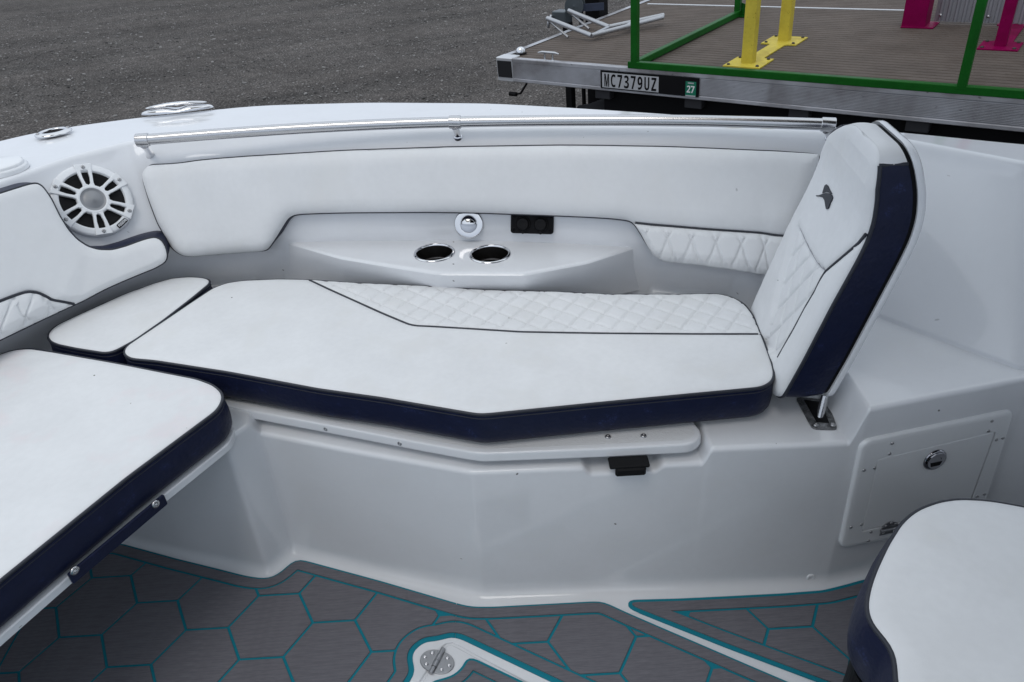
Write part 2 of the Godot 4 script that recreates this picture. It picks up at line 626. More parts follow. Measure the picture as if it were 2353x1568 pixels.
# ---------------------------------------------------------------- ground
func build_ground():
	var f := FastNoiseLite.new()
	f.seed = 12
	f.frequency = 0.35
	f.fractal_octaves = 4
	var rows := []
	var cols := PackedColorArray()
	var nx := 150
	var nz := 220
	for j in nz + 1:
		var row := PackedVector3Array()
		var tz := float(j) / nz
		var z := 8.0 - 14.0 * tz - 60.0 * pow(tz, 3.0)
		for i in nx + 1:
			var x := (float(i) / nx - 0.5) * 70.0
			# ruts run slantwise across the yard
			var w := Vector2(x, z).rotated(0.42)
			var s := f.get_noise_2d(w.x * 0.35, w.y * 2.6)
			var s2 := f.get_noise_2d(w.x * 1.3 + 50.0, w.y * 1.3)
			row.append(Vector3(x, 0.02 * s, z))
			var v := clampf(0.82 + 0.20 * s + 0.24 * s2, 0.4, 1.0)
			cols.append(Color(v, v * (0.985 - 0.02 * s), v * (0.97 - 0.03 * s)))
		rows.append(row)
	var mb := MB.new()
	mb.grid(rows, false, false)
	var me := mb.build()
	var ar := me.surface_get_arrays(0)
	ar[Mesh.ARRAY_COLOR] = cols
	var m2 := ArrayMesh.new()
	m2.add_surface_from_arrays(Mesh.PRIMITIVE_TRIANGLES, ar)
	var g := MeshInstance3D.new()
	g.name = "ground"
	g.mesh = m2
	g.material_override = M.gravel
	g.set_meta("kind", "structure")
	g.set_meta("label", "grey gravel yard with faint ruts")
	add_child(g)
	# loose stones lying on the yard
	var sb := MB.new()
	lathe(sb, [Vector2(0.001, 0.6), Vector2(0.7, 0.45), Vector2(1.0, 0.0), Vector2(0.6, -0.5), Vector2(0.001, -0.6)], 6)
	var mm := MultiMesh.new()
	mm.transform_format = MultiMesh.TRANSFORM_3D
	mm.use_colors = true
	mm.mesh = sb.build(false)
	var n := 14000
	mm.instance_count = n
	for i in n:
		var p := Vector3(rng.randf_range(-11.0, 5.0), 0.004, -rng.randf_range(4.5, 19.0))
		var s := rng.randf_range(0.005, 0.016)
		if rng.randf() < 0.04: s *= 1.8
		var b := Basis.from_euler(Vector3(rng.randf() * 0.6, rng.randf() * TAU, rng.randf() * 0.6)).scaled(Vector3(s * rng.randf_range(0.8, 1.6), s, s))
		mm.set_instance_transform(i, Transform3D(b, p))
		var v := rng.randf_range(0.05, 0.30)
		mm.set_instance_color(i, Color(v, v * 0.97, v * 0.94))
	var mi := MultiMeshInstance3D.new()
	mi.name = "gravel_stones"
	mi.multimesh = mm
	var sm := mat(Color.WHITE, 0.9)
	sm.vertex_color_use_as_albedo = true
	mi.material_override = sm
	mi.set_meta("kind", "stuff")
	mi.set_meta("label", "loose small stones strewn over the gravel yard")
	mi.set_meta("category", "gravel")
	add_child(mi)

# ---------------------------------------------------------------- boat shell
# stations from the stem to the cockpit: foot of the seat base, foot of the side wall, inner deck edge, outer deck edge
var KEYS := [
	[-1.20, -0.36, -1.45, -0.36, -1.58, -0.36, -2.00, -0.36],
	[-1.20, -0.95, -1.34, -1.02, -1.42, -1.15, -1.80, -1.50],
	[-1.13, -1.20, -1.135, -1.50, -1.151, -1.66, -1.37, -2.057],
	[-0.98, -1.276, -1.035, -1.64, -1.062, -1.812, -1.215, -2.141],
	[-0.80, -1.213, -0.905, -1.765, -0.948, -1.916, -1.035, -2.196],
	[-0.585, -1.146, -0.735, -1.792, -0.732, -1.927, -0.76, -2.245],
	[-0.540, -1.206, -0.68, -1.790, -0.68, -1.924, -0.69, -2.250],
	[-0.330, -1.130, -0.39, -1.765, -0.389, -1.903, -0.38, -2.215],
	[-0.092, -1.049, -0.06, -1.724, -0.053, -1.857, -0.02, -2.130],
	[0.15, -1.043, 0.18, -1.672, 0.20, -1.813, 0.22, -2.030],
	[0.36, -1.037, 0.36, -1.620, 0.39, -1.772, 0.43, -1.935],
	[0.62, -1.032, 0.60, -1.520, 0.66, -1.700, 0.72, -1.785],
	[0.645, -1.032, 0.66, -1.470, 0.735, -1.677, 0.80, -1.745],
	[0.80, -1.062, 0.80, -1.345, 0.894, -1.590, 0.96, -1.665],
	[1.00, -1.100, 0.975, -1.130, 1.051, -1.414, 1.139, -1.558],
	[1.30, -1.05, 1.27, -1.08, 1.36, -1.22, 1.46, -1.36],
	[3.40, -1.00, 3.37, -1.03, 3.45, -1.10, 3.55, -1.25]]
var wx0 := -1.4
var wdx := 0.005
var wM := PackedFloat32Array()
var wW := PackedFloat32Array()
var wE := PackedFloat32Array()

func sm01(a: float, b: float, x: float) -> float:
	var t := clampf((x - a) / (b - a), 0.0, 1.0)
	return t * t * (3.0 - 2.0 * t)
func base_drop(x: float) -> float:      # height of the seat base edge along the side
	var h := 0.95
	h += 0.035 * sm01(-0.552, -0.535, x) - 0.035 * sm01(0.350, 0.368, x)
	h += 0.016 * (sm01(0.118, 0.140, x) - sm01(0.258, 0.282, x))
	h -= 0.08 * sm01(0.622, 0.648, x)
	return h
func bevel_w(x: float) -> float:
	return 0.014 + 0.046 * (sm01(-1.0, -0.80, x) - sm01(0.72, 0.82, x))
func round_path(p: Array, r: Array, n: int) -> PackedVector3Array:
	var out := PackedVector3Array([p[0]])
	for i in range(1, p.size() - 1):
		var a: Vector3 = p[i - 1] - p[i]
		var b: Vector3 = p[i + 1] - p[i]
		var d: float = minf(r[i], minf(a.length(), b.length()) * 0.45)
		var q0: Vector3 = p[i] + a.normalized() * d
		var q1: Vector3 = p[i] + b.normalized() * d
		for k in n + 1:
			var t := float(k) / n
			out.append(q0 * (1 - t) * (1 - t) + p[i] * 2 * t * (1 - t) + q1 * t * t)
	out.append(p[p.size() - 1])
	return out
func wall_at(x: float, drop: float) -> Vector3:
	var f := clampf((x - wx0) / wdx, 0.0, wM.size() - 2.0)
	var i := int(f)
	var t := f - i
	var zm := lerpf(wM[i], wM[i + 1], t)
	var zw := lerpf(wW[i], wW[i + 1], t)
	return Vector3(x, CY - drop, lerpf(zm, zw, minf(1.0, (drop - 0.605) / 0.195)))
func wall_n(x: float, drop: float) -> Vector3:
	var a := wall_at(x + 0.02, drop) - wall_at(x - 0.02, drop)
	var b := wall_at(x, drop - 0.02) - wall_at(x, drop + 0.02)
	return a.cross(b).normalized()
var level_out := false      # push out of the wall horizontally instead of along its normal
func wall_e(x: float, drop: float) -> Vector3:
	var n := wall_n(x, drop)
	return Vector3(n.x, 0.12, n.z).normalized() if level_out else n
func wall_map(x: float, drop: float, h: float) -> Vector3:
	return wall_at(x, drop) + wall_e(x, drop) * h
func wall_hit(p: Vector2, h: float) -> Vector2:
	var q := hitf(p, func(c: Vector3) -> float:
		var b := c - wall_e(c.x, CY - c.y) * h
		return (b - wall_at(b.x, CY - b.y)).dot(wall_n(b.x, CY - b.y)))
	# walk back so that map(u, v, h) lands on q
	var u := Vector2(q.x, CY - q.y)
	for k in 12:
		var m := wall_map(u.x, u.y, h)
		u += Vector2(q.x - m.x, m.y - q.y) * 0.8
	return u
func bevel_hit(p: Vector2) -> Vector3:      # on the sloping face between deck edge and wall
	var d := 0.555
	while d < 0.64:
		var q := hy(p, d)
		var f := clampf((q.x - wx0) / wdx, 0.0, wE.size() - 2.0)
		var i := int(f)
		var ze := lerpf(wE[i], wE[i + 1], f - i)
		var zm := lerpf(wM[i], wM[i + 1], f - i)
		if q.z < lerpf(ze, zm, clampf((d - 0.56) / 0.045, 0.0, 1.0)): return q
		d += 0.001
	return hy(p, 0.60)
func shell_rows(mirror: bool) -> Array:
	var st := []      # dense stations
	for k in KEYS.size() - 1:
		var a: Array = KEYS[k]
		var b: Array = KEYS[k + 1]
		var L := maxf(Vector2(b[0] - a[0], b[1] - a[1]).length(), Vector2(b[4] - a[4], b[5] - a[5]).length())
		var n := maxi(1, int(L / (0.004 if (k > 1 and k < 14) else 0.03)))
		for i in n:
			var t := float(i) / n
			var c := []
			for j in 8: c.append(lerpf(a[j], b[j], t))
			st.append(c)
	st.append(KEYS[KEYS.size() - 1].duplicate())
	for it in 5:
		var nx := []
		for i in st.size():
			if i == 0 or i == st.size() - 1:
				nx.append(st[i])
				continue
			var c := []
			for j in 8: c.append(st[i][j] * 0.5 + (st[i - 1][j] + st[i + 1][j]) * 0.25)
			nx.append(c)
		st = nx
	# the deck edges and the side wall are drawn with longer battens
	for it in 260:
		for j in ([2, 3, 4, 5, 6, 7] if it < 110 else [2, 3, 6, 7]):
			var prev: float = st[0][j]
			for i in range(1, st.size() - 1):
				var cur: float = st[i][j]
				if j > 5 or st[i][0] < 0.45: st[i][j] = cur * 0.5 + (prev + st[i + 1][j]) * 0.25
				prev = cur
	var rows := []
	if not mirror:
		var mp := []
		var wp := []
		var ep := []
		for c in st:
			var E := Vector2(c[4], c[5])
			var W := Vector2(c[2], c[3])
			var bw := bevel_w(c[4])
			mp.append(E + (W - E).normalized() * bw)
			wp.append(W)
			ep.append(E)
		for k in int(2.75 / wdx):
			var x := wx0 + k * wdx
			wM.append(lookup(mp, x))
			wW.append(lookup(wp, x))
			wE.append(lookup(ep, x))
	for c in st:
		var B := Vector2(c[0], c[1])
		var W := Vector2(c[2], c[3])
		var E := Vector2(c[4], c[5])
		var O := Vector2(c[6], c[7])
		var h := base_drop(B.x)
		var inw := (B - W).normalized()
		var T := B - Vector2(0.0, 0.0) + (W - B).normalized() * minf(0.012, (W - B).length() * 0.3)
		var bw := bevel_w(E.x)
		var Mi := E + (W - E).normalized() * bw
		var Wl := W - inw * ((h - 0.80) * 0.33 * (1.0 - sm01(0.555, 0.615, B.x)))
		var ou := (O - E).normalized()
		var P := [
			V3(B + inw * 0.06, 1.334), V3(B, 1.333), V3(T, h), V3(Wl, h), V3(W, lerpf(0.80, 0.86, sm01(0.52, 0.62, B.x))), V3(Mi, 0.585 + 0.02 * clampf((bw - 0.014) / 0.046, 0.0, 1.0)), V3(E, 0.56),
			V3(O, 0.572), V3(O + ou * 0.012, 0.62), V3(O + ou * 0.012, 0.665), V3(O - ou * 0.02, 0.675), V3(O - ou * 0.10, 1.35), V3(O - ou * 0.45, 2.05)]
		var R := [0, 0.03, 0.011, lerpf(0.03, 0.004, sm01(0.52, 0.62, B.x)), lerpf(0.08, 0.008, sm01(0.52, 0.62, B.x)), 0.03, 0.012, 0.02, 0.01, 0.01, 0.01, 0.1, 0]
		if mirror:
			for i in P.size(): P[i].z = -0.72 - P[i].z
		rows.append(round_path(P, R, 5))
	return rows
func lookup(p: Array, x: float) -> float:
	for i in p.size() - 1:
		if p[i].x <= x and p[i + 1].x > x:
			return lerpf(p[i].y, p[i + 1].y, (x - p[i].x) / maxf(1e-6, p[i + 1].x - p[i].x))
	return p[0].y if x < p[0].x else p[p.size() - 1].y
func V3(p: Vector2, drop: float) -> Vector3:
	return Vector3(p.x, CY - drop, p.y)
func flat(u: float, v: float, h: float, drop: float) -> Vector3:
	return Vector3(u, CY - drop + h, v)
func drops(drop: float) -> Callable:
	return func(u: float, v: float, h: float) -> Vector3: return Vector3(u, CY - drop + h, v)

var boat: Node3D
func screw(parent: Node3D, at: Vector3, n: Vector3, r := 0.004, m = null):
	var mb := MB.new()
	var xf := frame(at, n, Vector3(0.3, 0.9, 0.2))
	lathe(mb, [Vector2(r, -0.001), Vector2(r, r * 0.12), Vector2(r * 0.8, r * 0.5), Vector2(r * 0.34, r * 0.66), Vector2(r * 0.30, r * 0.30), Vector2(0.0001, r * 0.25)], 12, xf)
	part(parent, "screw", mb.build(), m if m else M.dull_steel)

func build_boat():
	boat = thing("motorboat", "white fibreglass motorboat, its bow seating seen from inside", "boat", Vector3(0, CY - 1.335, -0.5))
	var mb := MB.new()
	mb.grid(shell_rows(false), false, false, true)
	part(boat, "moulded_side", mb.build(), M.gel)
	mb = MB.new()
	mb.grid(shell_rows(true), false, false, false)
	part(boat, "moulded_side", mb.build(), M.gel)
	# cockpit sole
	mb = MB.new()
	prism(mb, PackedVector2Array([Vector2(-1.32, -1.02), Vector2(-1.15, -1.3), Vector2(-0.95, -1.34), Vector2(3.3, -1.06), Vector2(3.3, 0.34), Vector2(-0.95, 0.62), Vector2(-1.15, 0.58), Vector2(-1.32, 0.3)]), CY - 1.37, CY - 1.335, 0.0)
	part(boat, "cockpit_floor", mb.build(false), M.gel)
	build_ledge()
	build_floor_mats()
	build_rail()
	build_deck_fittings()
	build_speaker()
	build_light_and_sockets()
	build_lid()
	build_door()
	build_bracket()
	# drain fitting low on the seat base
	var dp := on_plane(Vector2(1863, 1327), Vector3(0.6, CY - 1.3, -1.033), Vector3(0, 0.03, 1))
	mb = MB.new()
	lathe(mb, [Vector2(0.0095, 0), Vector2(0.0095, 0.0015), Vector2(0.008, 0.003), Vector2(0.004, 0.003), Vector2(0.0035, 0.0005), Vector2(0.0001, 0.0005)], 18, frame(dp, Vector3(0, 0.04, 1), Vector3.RIGHT))
	part(boat, "drain_fitting", mb.build(), M.plastic)
	# hardtop over the console: shades the after part of the seating
	mb = MB.new()
	prism(mb, rect(2.7, 2.0, 0.16, 6), 0.0, 0.07, 0.03, Transform3D(Basis.IDENTITY, Vector3(1.56, CY - 1.335 + 2.02, -0.36)))
	part(boat, "hardtop", mb.build(false), M.top)
	mb = MB.new()
	prism(mb, rect(2.64, 1.94, 0.16, 6), 0.0, 0.01, 0.0, Transform3D(Basis.IDENTITY, Vector3(1.56, CY - 1.335 + 2.011, -0.36)))
	part(boat, "hardtop_lining", mb.build(false), M.black)
	for q in [Vector2(1.30, -0.86), Vector2(1.30, 0.14), Vector2(2.3, -0.86), Vector2(2.3, 0.14)]:
		mb = MB.new()
		tube(mb, [Vector3(q.x, CY - 1.335, q.y), Vector3(q.x + 0.08, CY - 1.335 + 2.03, q.y)], 0.024, 12)
		part(boat, "hardtop_leg", mb.build(), M.black)
	mb = MB.new()
	box(mb, Vector3(1.62, CY - 0.80, -0.36), Vector3(0.70, 1.06, 0.86), 0.04)
	part(boat, "helm_console", mb.build(false), M.gel)

func build_ledge():
	var D := 0.815
	var fr := px([640, 566, 780, 591, 900, 611, 1008, 628, 1207, 629, 1350, 602, 1492, 574])
	var front := PackedVector2Array()
	for p in fr: front.append(hx(p, D))
	# push both ends into the wall
	front[0] += Vector2(-0.02, -0.05)
	front[front.size() - 1] += Vector2(0.02, -0.05)
	front = smooth(resample(front, 0.006, false), 3, false)
	var back := front.duplicate()
	var poly := front.duplicate()
	for i in range(front.size() - 1, -1, -1):
		var x := front[i].x
		poly.append(Vector2(x, minf(front[i].y - 0.002, wall_at(x, D).z - 0.03)))
	poly = ccw(poly)
	var cups := [hx(Vector2(998, 582), D), hx(Vector2(1126, 585), D)]
	var hs := []
	for c in cups: hs.append([c, 0.047])
	part(boat, "cup_holder_ledge", panel(poly, 0.02, 0.010, func(u, v, d): return -0.006 * pow(maxf(0.0, 1.0 - d / 0.010), 2.0), drops(D), hs), M.gel)
	var rows := []
	for k in 8:
		var f := k / 7.0
		var row := PackedVector3Array()
		for i in front.size():
			var q := front[i]
			var y := 0.006 + 0.13 * f
			var o := 0.003 * minf(1.0, f * 8.0) - 0.045 * f * pow(sin(PI * i / (front.size() - 1.0)), 0.5)
			row.append(Vector3(q.x, CY - D - y, q.y + o))
		rows.append(row)
	var mb := MB.new()
	mb.grid(rows, false, false, true)
	part(boat, "ledge_face", mb.build(), M.gel)
	for c in cups:
		var g := group_part(boat, "cup_holder")
		var xf := Transform3D(Basis.IDENTITY, V3(c, D))
		mb = MB.new()
		var prof := [Vector2(0.052, 0.0005), Vector2(0.052, 0.0015), Vector2(0.0505, 0.0035), Vector2(0.0475, 0.0045), Vector2(0.0455, 0.0035), Vector2(0.0445, 0.0)]
		lathe(mb, prof, 44, xf)
		part(g, "rim", mb.build(), M.chrome)
		mb = MB.new()
		lathe(mb, [Vector2(0.0445, 0.0), Vector2(0.0435, -0.03), Vector2(0.0415, -0.034), Vector2(0.040, -0.036), Vector2(0.038, -0.082), Vector2(0.036, -0.085), Vector2(0.0001, -0.085)], 44, xf)
		part(g, "cup", mb.build(), M.cup)

func tidy(p: PackedVector2Array, d := 0.0004) -> PackedVector2Array:
	var r := PackedVector2Array()
	for i in p.size():
		if r.is_empty() or p[i].distance_to(r[r.size() - 1]) > d: r.append(p[i])
	while r.size() > 2 and r[0].distance_to(r[r.size() - 1]) < d: r.remove_at(r.size() - 1)
	return r
func biggest(a: Array) -> PackedVector2Array:
	var best := PackedVector2Array()
	var m := -1.0
	for p in a:
		var s := 0.0
		for i in p.size(): s += p[i].cross(p[(i + 1) % p.size()])
		if absf(s) > m:
			m = absf(s)
			best = p
	return ccw(tidy(best))
func grow(p: PackedVector2Array, d: float) -> PackedVector2Array:
	return biggest(Geometry2D.offset_polygon(p, d, Geometry2D.JOIN_ROUND))
# flat ring between two outlines, slit where x = cut so that each half is a simple polygon
func ring(mb: MB, outer: PackedVector2Array, inner: PackedVector2Array, y0: float, y1: float, bev: float):
	var c := 0.0
	for q in inner: c += q.x / inner.size()
	var slit := PackedVector2Array([Vector2(c - 0.0001, -9), Vector2(c + 0.0001, -9), Vector2(c + 0.0001, 9), Vector2(c - 0.0001, 9)])
	for h in Geometry2D.clip_polygons(outer, slit):
		for q in Geometry2D.clip_polygons(h, inner):
			var t := ccw(tidy(q))
			if t.size() > 2: prism(mb, t, y0, y1, bev)

func hex_tiles(parent: Node3D, field: PackedVector2Array, cut: Array, y0: float, y1: float, lo: Vector2, hi: Vector2):
	var a := 0.0895
	var ga := 0.0029
	var c0 := Vector2(-0.5443, -1.0005)
	for i in range(-8, 14):
		for j in range(-6, 12):
			var c := c0 + Vector2(1.5 * a * i, sqrt(3.0) * a * (j + (0.5 if posmod(i, 2) == 1 else 0.0)))
			if c.x < lo.x or c.y < lo.y or c.x > hi.x or c.y > hi.y: continue
			var hexa := PackedVector2Array()
			for k in 6: hexa.append(c + Vector2(cos(TAU * k / 6), sin(TAU * k / 6)) * (a - ga / cos(PI / 6)))
			for q in Geometry2D.intersect_polygons(hexa, field):
				var left := [q]
				for z in cut:
					var nl := []
					for s in left:
						for w in Geometry2D.clip_polygons(s, z):
							if not Geometry2D.is_polygon_clockwise(w) or w.size() > 2: nl.append(w)
					left = nl
				for s in left:
					var ar := 0.0
					for k in s.size(): ar += s[k].cross(s[(k + 1) % s.size()])
					if absf(ar) * 0.5 < 0.00008: continue
					var mb := MB.new()
					prism(mb, tidy(s), y0, y1, 0.0006)
					part(parent, "mat_tile", mb.build(false), M.eva)

func build_floor_mats():
	var yb := CY - 1.335
	var yt := CY - 1.331
	var ye := CY - 1.3285
	var D := 1.331
	# main mat
	var p := PackedVector2Array([Vector2(-1.10, -0.62)])
	for q in px([20, 1436, 120, 1330, 200, 1262, 272, 1248, 400, 1283, 517, 1312, 568, 1325, 607, 1330, 627, 1326, 648, 1313, 666, 1295, 678, 1286, 691, 1286, 876, 1336, 1060, 1390, 1086, 1395, 1132, 1395, 1376, 1382, 1389, 1384, 1440, 1408, 1723, 1530]): p.append(hx(q, D))
	p.append(Vector2(1.05, -0.46))
	p.append(Vector2(1.05, 0.20))
	p.append(Vector2(-1.10, 0.20))
	p = ccw(smooth(resample(p, 0.012), 2))
	# hatch opening in the mat
	var hq := px([1301, 1570, 1061, 1457, 1048, 1454, 1037, 1454, 1020, 1457, 1005, 1463, 988, 1463, 970, 1467, 952, 1479, 939, 1494, 933, 1511, 935, 1526, 941, 1541, 938, 1550, 926, 1568])
	var hole := PackedVector2Array()
	for q in hq: hole.append(hx(q, D))
	var e1 := (hole[0] - hole[1]).normalized()
	var e2 := (hole[hole.size() - 1] - hole[hole.size() - 2]).normalized()
	e2 = Vector2(-e1.y, e1.x) if Vector2(-e1.y, e1.x).dot(Vector2(0, 1)) > 0 else Vector2(e1.y, -e1.x)
	var c1 := hole[0] + e1 * 0.32
	var c4 := hole[hole.size() - 1] + e2 * 0.30
	hole.insert(0, c1)
	hole.append(c4)
	hole.append(c4 + (c1 - hole[1]) + e1 * 0.20)
	hole = grow(ccw(smooth(resample(hole, 0.010), 2)), -0.011)
	var g := group_part(boat, "floor_mat")
	# teal base layer of the mat, cut at the hatch (two halves joined across the cut line)
	var base := MB.new()
	var holed := [p]
	var cut_line := PackedVector2Array([Vector2(hole[0].x - 0.0005, -3), Vector2(hole[0].x + 0.0005, -3), Vector2(hole[0].x + 0.0005, 3), Vector2(hole[0].x - 0.0005, 3)])
	var halves := Geometry2D.clip_polygons(p, cut_line)
	for h in halves:
		for q in Geometry2D.clip_polygons(h, hole):
			prism(base, q, yb - 0.004, yt)
	part(g, "mat_base", base.build(false), M.teal)
	var mb := MB.new()
	ring(mb, grow(p, -0.005), grow(p, -0.028), yt - 0.002, ye, 0.0)
	part(g, "mat_border", mb.build(false), M.eva)
	mb = MB.new()
	ring(mb, grow(hole, 0.034), grow(hole, 0.011), yt - 0.002, ye, 0.0)
	part(g, "mat_border", mb.build(false), M.eva)
	var field := grow(p, -0.0335)
	var grown := grow(hole, 0.0395)
	hex_tiles(g, field, [grown], yt - 0.002, ye, Vector2(-1.25, -1.4), Vector2(0.95, -0.45))
	# side mat beyond the white strip
	var s := PackedVector2Array()
	for q in px([1447, 1379, 1560, 1376, 1666, 1371, 1800, 1364, 1891, 1357, 1940, 1345, 1990, 1331]): s.append(hx(q, D))
	s.append(Vector2(1.06, -1.02))
	s.append(Vector2(1.06, -0.52))
	for q in px([1887, 1569, 1666, 1486, 1455, 1402, 1442, 1394, 1440, 1385]): s.append(hx(q, D))
	s = ccw(smooth(resample(s, 0.008), 2))
	g = group_part(boat, "floor_mat")
	base = MB.new()
	prism(base, s, yb - 0.004, yt)
	part(g, "mat_base", base.build(false), M.teal)
	mb = MB.new()
	ring(mb, grow(s, -0.008), grow(s, -0.031), yt - 0.002, ye, 0.0)
	part(g, "mat_border", mb.build(false), M.eva)
	var f2 := grow(s, -0.0365)
	hex_tiles(g, f2, [], yt - 0.002, ye, Vector2(0.1, -1.2), Vector2(1.1, -0.6))
	# hatch: frame, lid, lid mat, hinge
	var h := group_part(boat, "floor_hatch")
	var lidp := PackedVector2Array()
	for q in px([1199, 1569, 1050, 1488, 1037, 1482, 1028, 1484, 1019, 1492, 970, 1569]): lidp.append(hx(q, D))
	var le := (lidp[0] - lidp[1]).normalized()
	var l2 := (lidp[5] - lidp[4]).normalized()
	lidp[0] = lidp[1] + le * 0.9
	lidp[5] = lidp[4] + l2 * 0.9
	lidp.append(lidp[5] + le * 0.9)
	lidp = ccw(lidp)
	mb = MB.new()
	for q in Geometry2D.clip_polygons(hole, inset(lidp, -0.006)): prism(mb, ccw(q), yb - 0.004, yt + 0.0005, 0.0016)
	part(h, "hatch_frame", mb.build(false), M.gel)
	mb = MB.new()
	for q in Geometry2D.intersect_polygons(hole, lidp): prism(mb, ccw(q), yb - 0.004, yt + 0.0005, 0.0020)
	part(h, "hatch_lid", mb.build(false), M.gel)
	var lm := PackedVector2Array()
	for q in px([1230, 1583, 1090, 1516, 1078, 1513, 1069, 1519, 1064, 1535, 1043, 1554, 1020, 1562, 990, 1569]): lm.append(hx(q, D))
	lm.append(lm[7] + Vector2(-0.02, 0.08))
	lm.append(lm[0] + Vector2(0.0, 0.10))
	lm = ccw(smooth(resample(lm, 0.008), 2))
	mb = MB.new()
	prism(mb, lm, yt, yt + 0.004)
	part(h, "lid_mat_base", mb.build(false), M.teal)
	mb = MB.new()
	ring(mb, grow(lm, -0.006), grow(lm, -0.024), yt + 0.003, yt + 0.0065, 0.0)
	part(h, "lid_mat_border", mb.build(false), M.eva)
	var fl := Geometry2D.offset_polygon(lm, -0.028)
	for q in fl:
		mb = MB.new()
		prism(mb, ccw(q), yt + 0.003, yt + 0.0065, 0.0006)
		part(h, "lid_mat_field", mb.build(false), M.eva)
	# hinge
	var k0 := hy(Vector2(1015, 1503), D)
	var k1 := hy(Vector2(994, 1543), D)
	var ax := (k1 - k0).normalized()
	var mid := (k0 + k1) * 0.5
	mid.y = yt + 0.001
	var hg := MB.new()
	var xf := frame(mid, Vector3.UP, ax)
	for sd in [-1.0, 1.0]:
		var leaf := PackedVector2Array()
		for k in 17:
			var w := PI * k / 16.0
			leaf.append(Vector2(cos(w) * 0.024, sd * (0.005 + sin(w) * 0.031)))
		prism(hg, leaf, 0.0, 0.0028, 0.0008, xf)
	for w in [[-0.029, -0.014], [-0.0132, 0.0], [0.0008, 0.014], [0.0148, 0.029]]:
		var tb := MB.new()
		tube(tb, [xf * Vector3(w[0], 0.004, 0), xf * Vector3(w[1], 0.004, 0)], 0.0058 if absf(w[0]) < 0.02 and w[1] < 0.02 else 0.0048, 14)
		var off := hg.v.size()
		hg.v.append_array(tb.v)
		for t in tb.x: hg.x.append(t + off)
	part(h, "hinge", hg.build(false), M.dull_steel)
	for sd in [-1.0, 1.0]:
		for k in [[-0.013, 0.017], [0.0, 0.027], [0.013, 0.017]]:
			screw(h, xf * Vector3(k[0], 0.0028, sd * k[1]), Vector3.UP, 0.0042, M.chrome)

func build_rail():
	var D := 0.535
	var g := group_part(boat, "grab_rail")
	var pts := PackedVector2Array()
	for q in px([313, 323, 430, 313, 575, 302, 700, 294, 823, 287.5, 940, 283, 1043, 280, 1160, 278, 1280, 277, 1420, 276, 1551, 276, 1660, 278.5, 1760, 281, 1850, 284, 1920, 287]): pts.append(hx(q, D))
	pts = smooth(resample(pts, 0.01, false), 300, false)
	var p3 := []
	for q in pts: p3.append(V3(q, D))
	var mb := MB.new()
	tube(mb, p3, 0.0132, 24)
	part(g, "rail_tube", mb.build(), M.steel)
	for s in [[Vector2(313, 323), Vector2(346, 357)], [Vector2(1032, 280.5), Vector2(1053, 316)], [Vector2(1892, 286), Vector2(1908, 318)]]:
		var want := V3(hx(s[0], D), D)
		var i0 := 0
		for i in p3.size():
			if p3[i].distance_to(want) < p3[i0].distance_to(want): i0 = i
		i0 = mini(i0, p3.size() - 4)
		var a: Vector3 = p3[i0]
		var b: Vector3 = p3[i0 + 3]
		if (b - a).length() < 0.03: b = a + (b - a).normalized() * 0.03
		mb = MB.new()
		var d := (b - a).normalized()
		tube(mb, [a, a + d * 0.0015, b - d * 0.0015, b], [0.0145, 0.0158, 0.0158, 0.0145], 24)
		part(g, "collar", mb.build(), M.steel)
		var top := (a + b) * 0.5 + Vector3(0, -0.012, 0)
		var foot := bevel_hit(s[1])
		mb = MB.new()
		tube(mb, [top, top.lerp(foot, 0.25), top.lerp(foot, 0.6), top.lerp(foot, 0.85), foot], [0.011, 0.0085, 0.0075, 0.0095, 0.0128], 16)
		lathe(mb, [Vector2(0.0001, 0.012), Vector2(0.008, 0.009), Vector2(0.0125, 0.003), Vector2(0.013, -0.002)], 20, frame(foot, Vector3(0, 0.8, 0.6), Vector3.RIGHT))
		part(g, "stanchion", mb.build(), M.chrome)

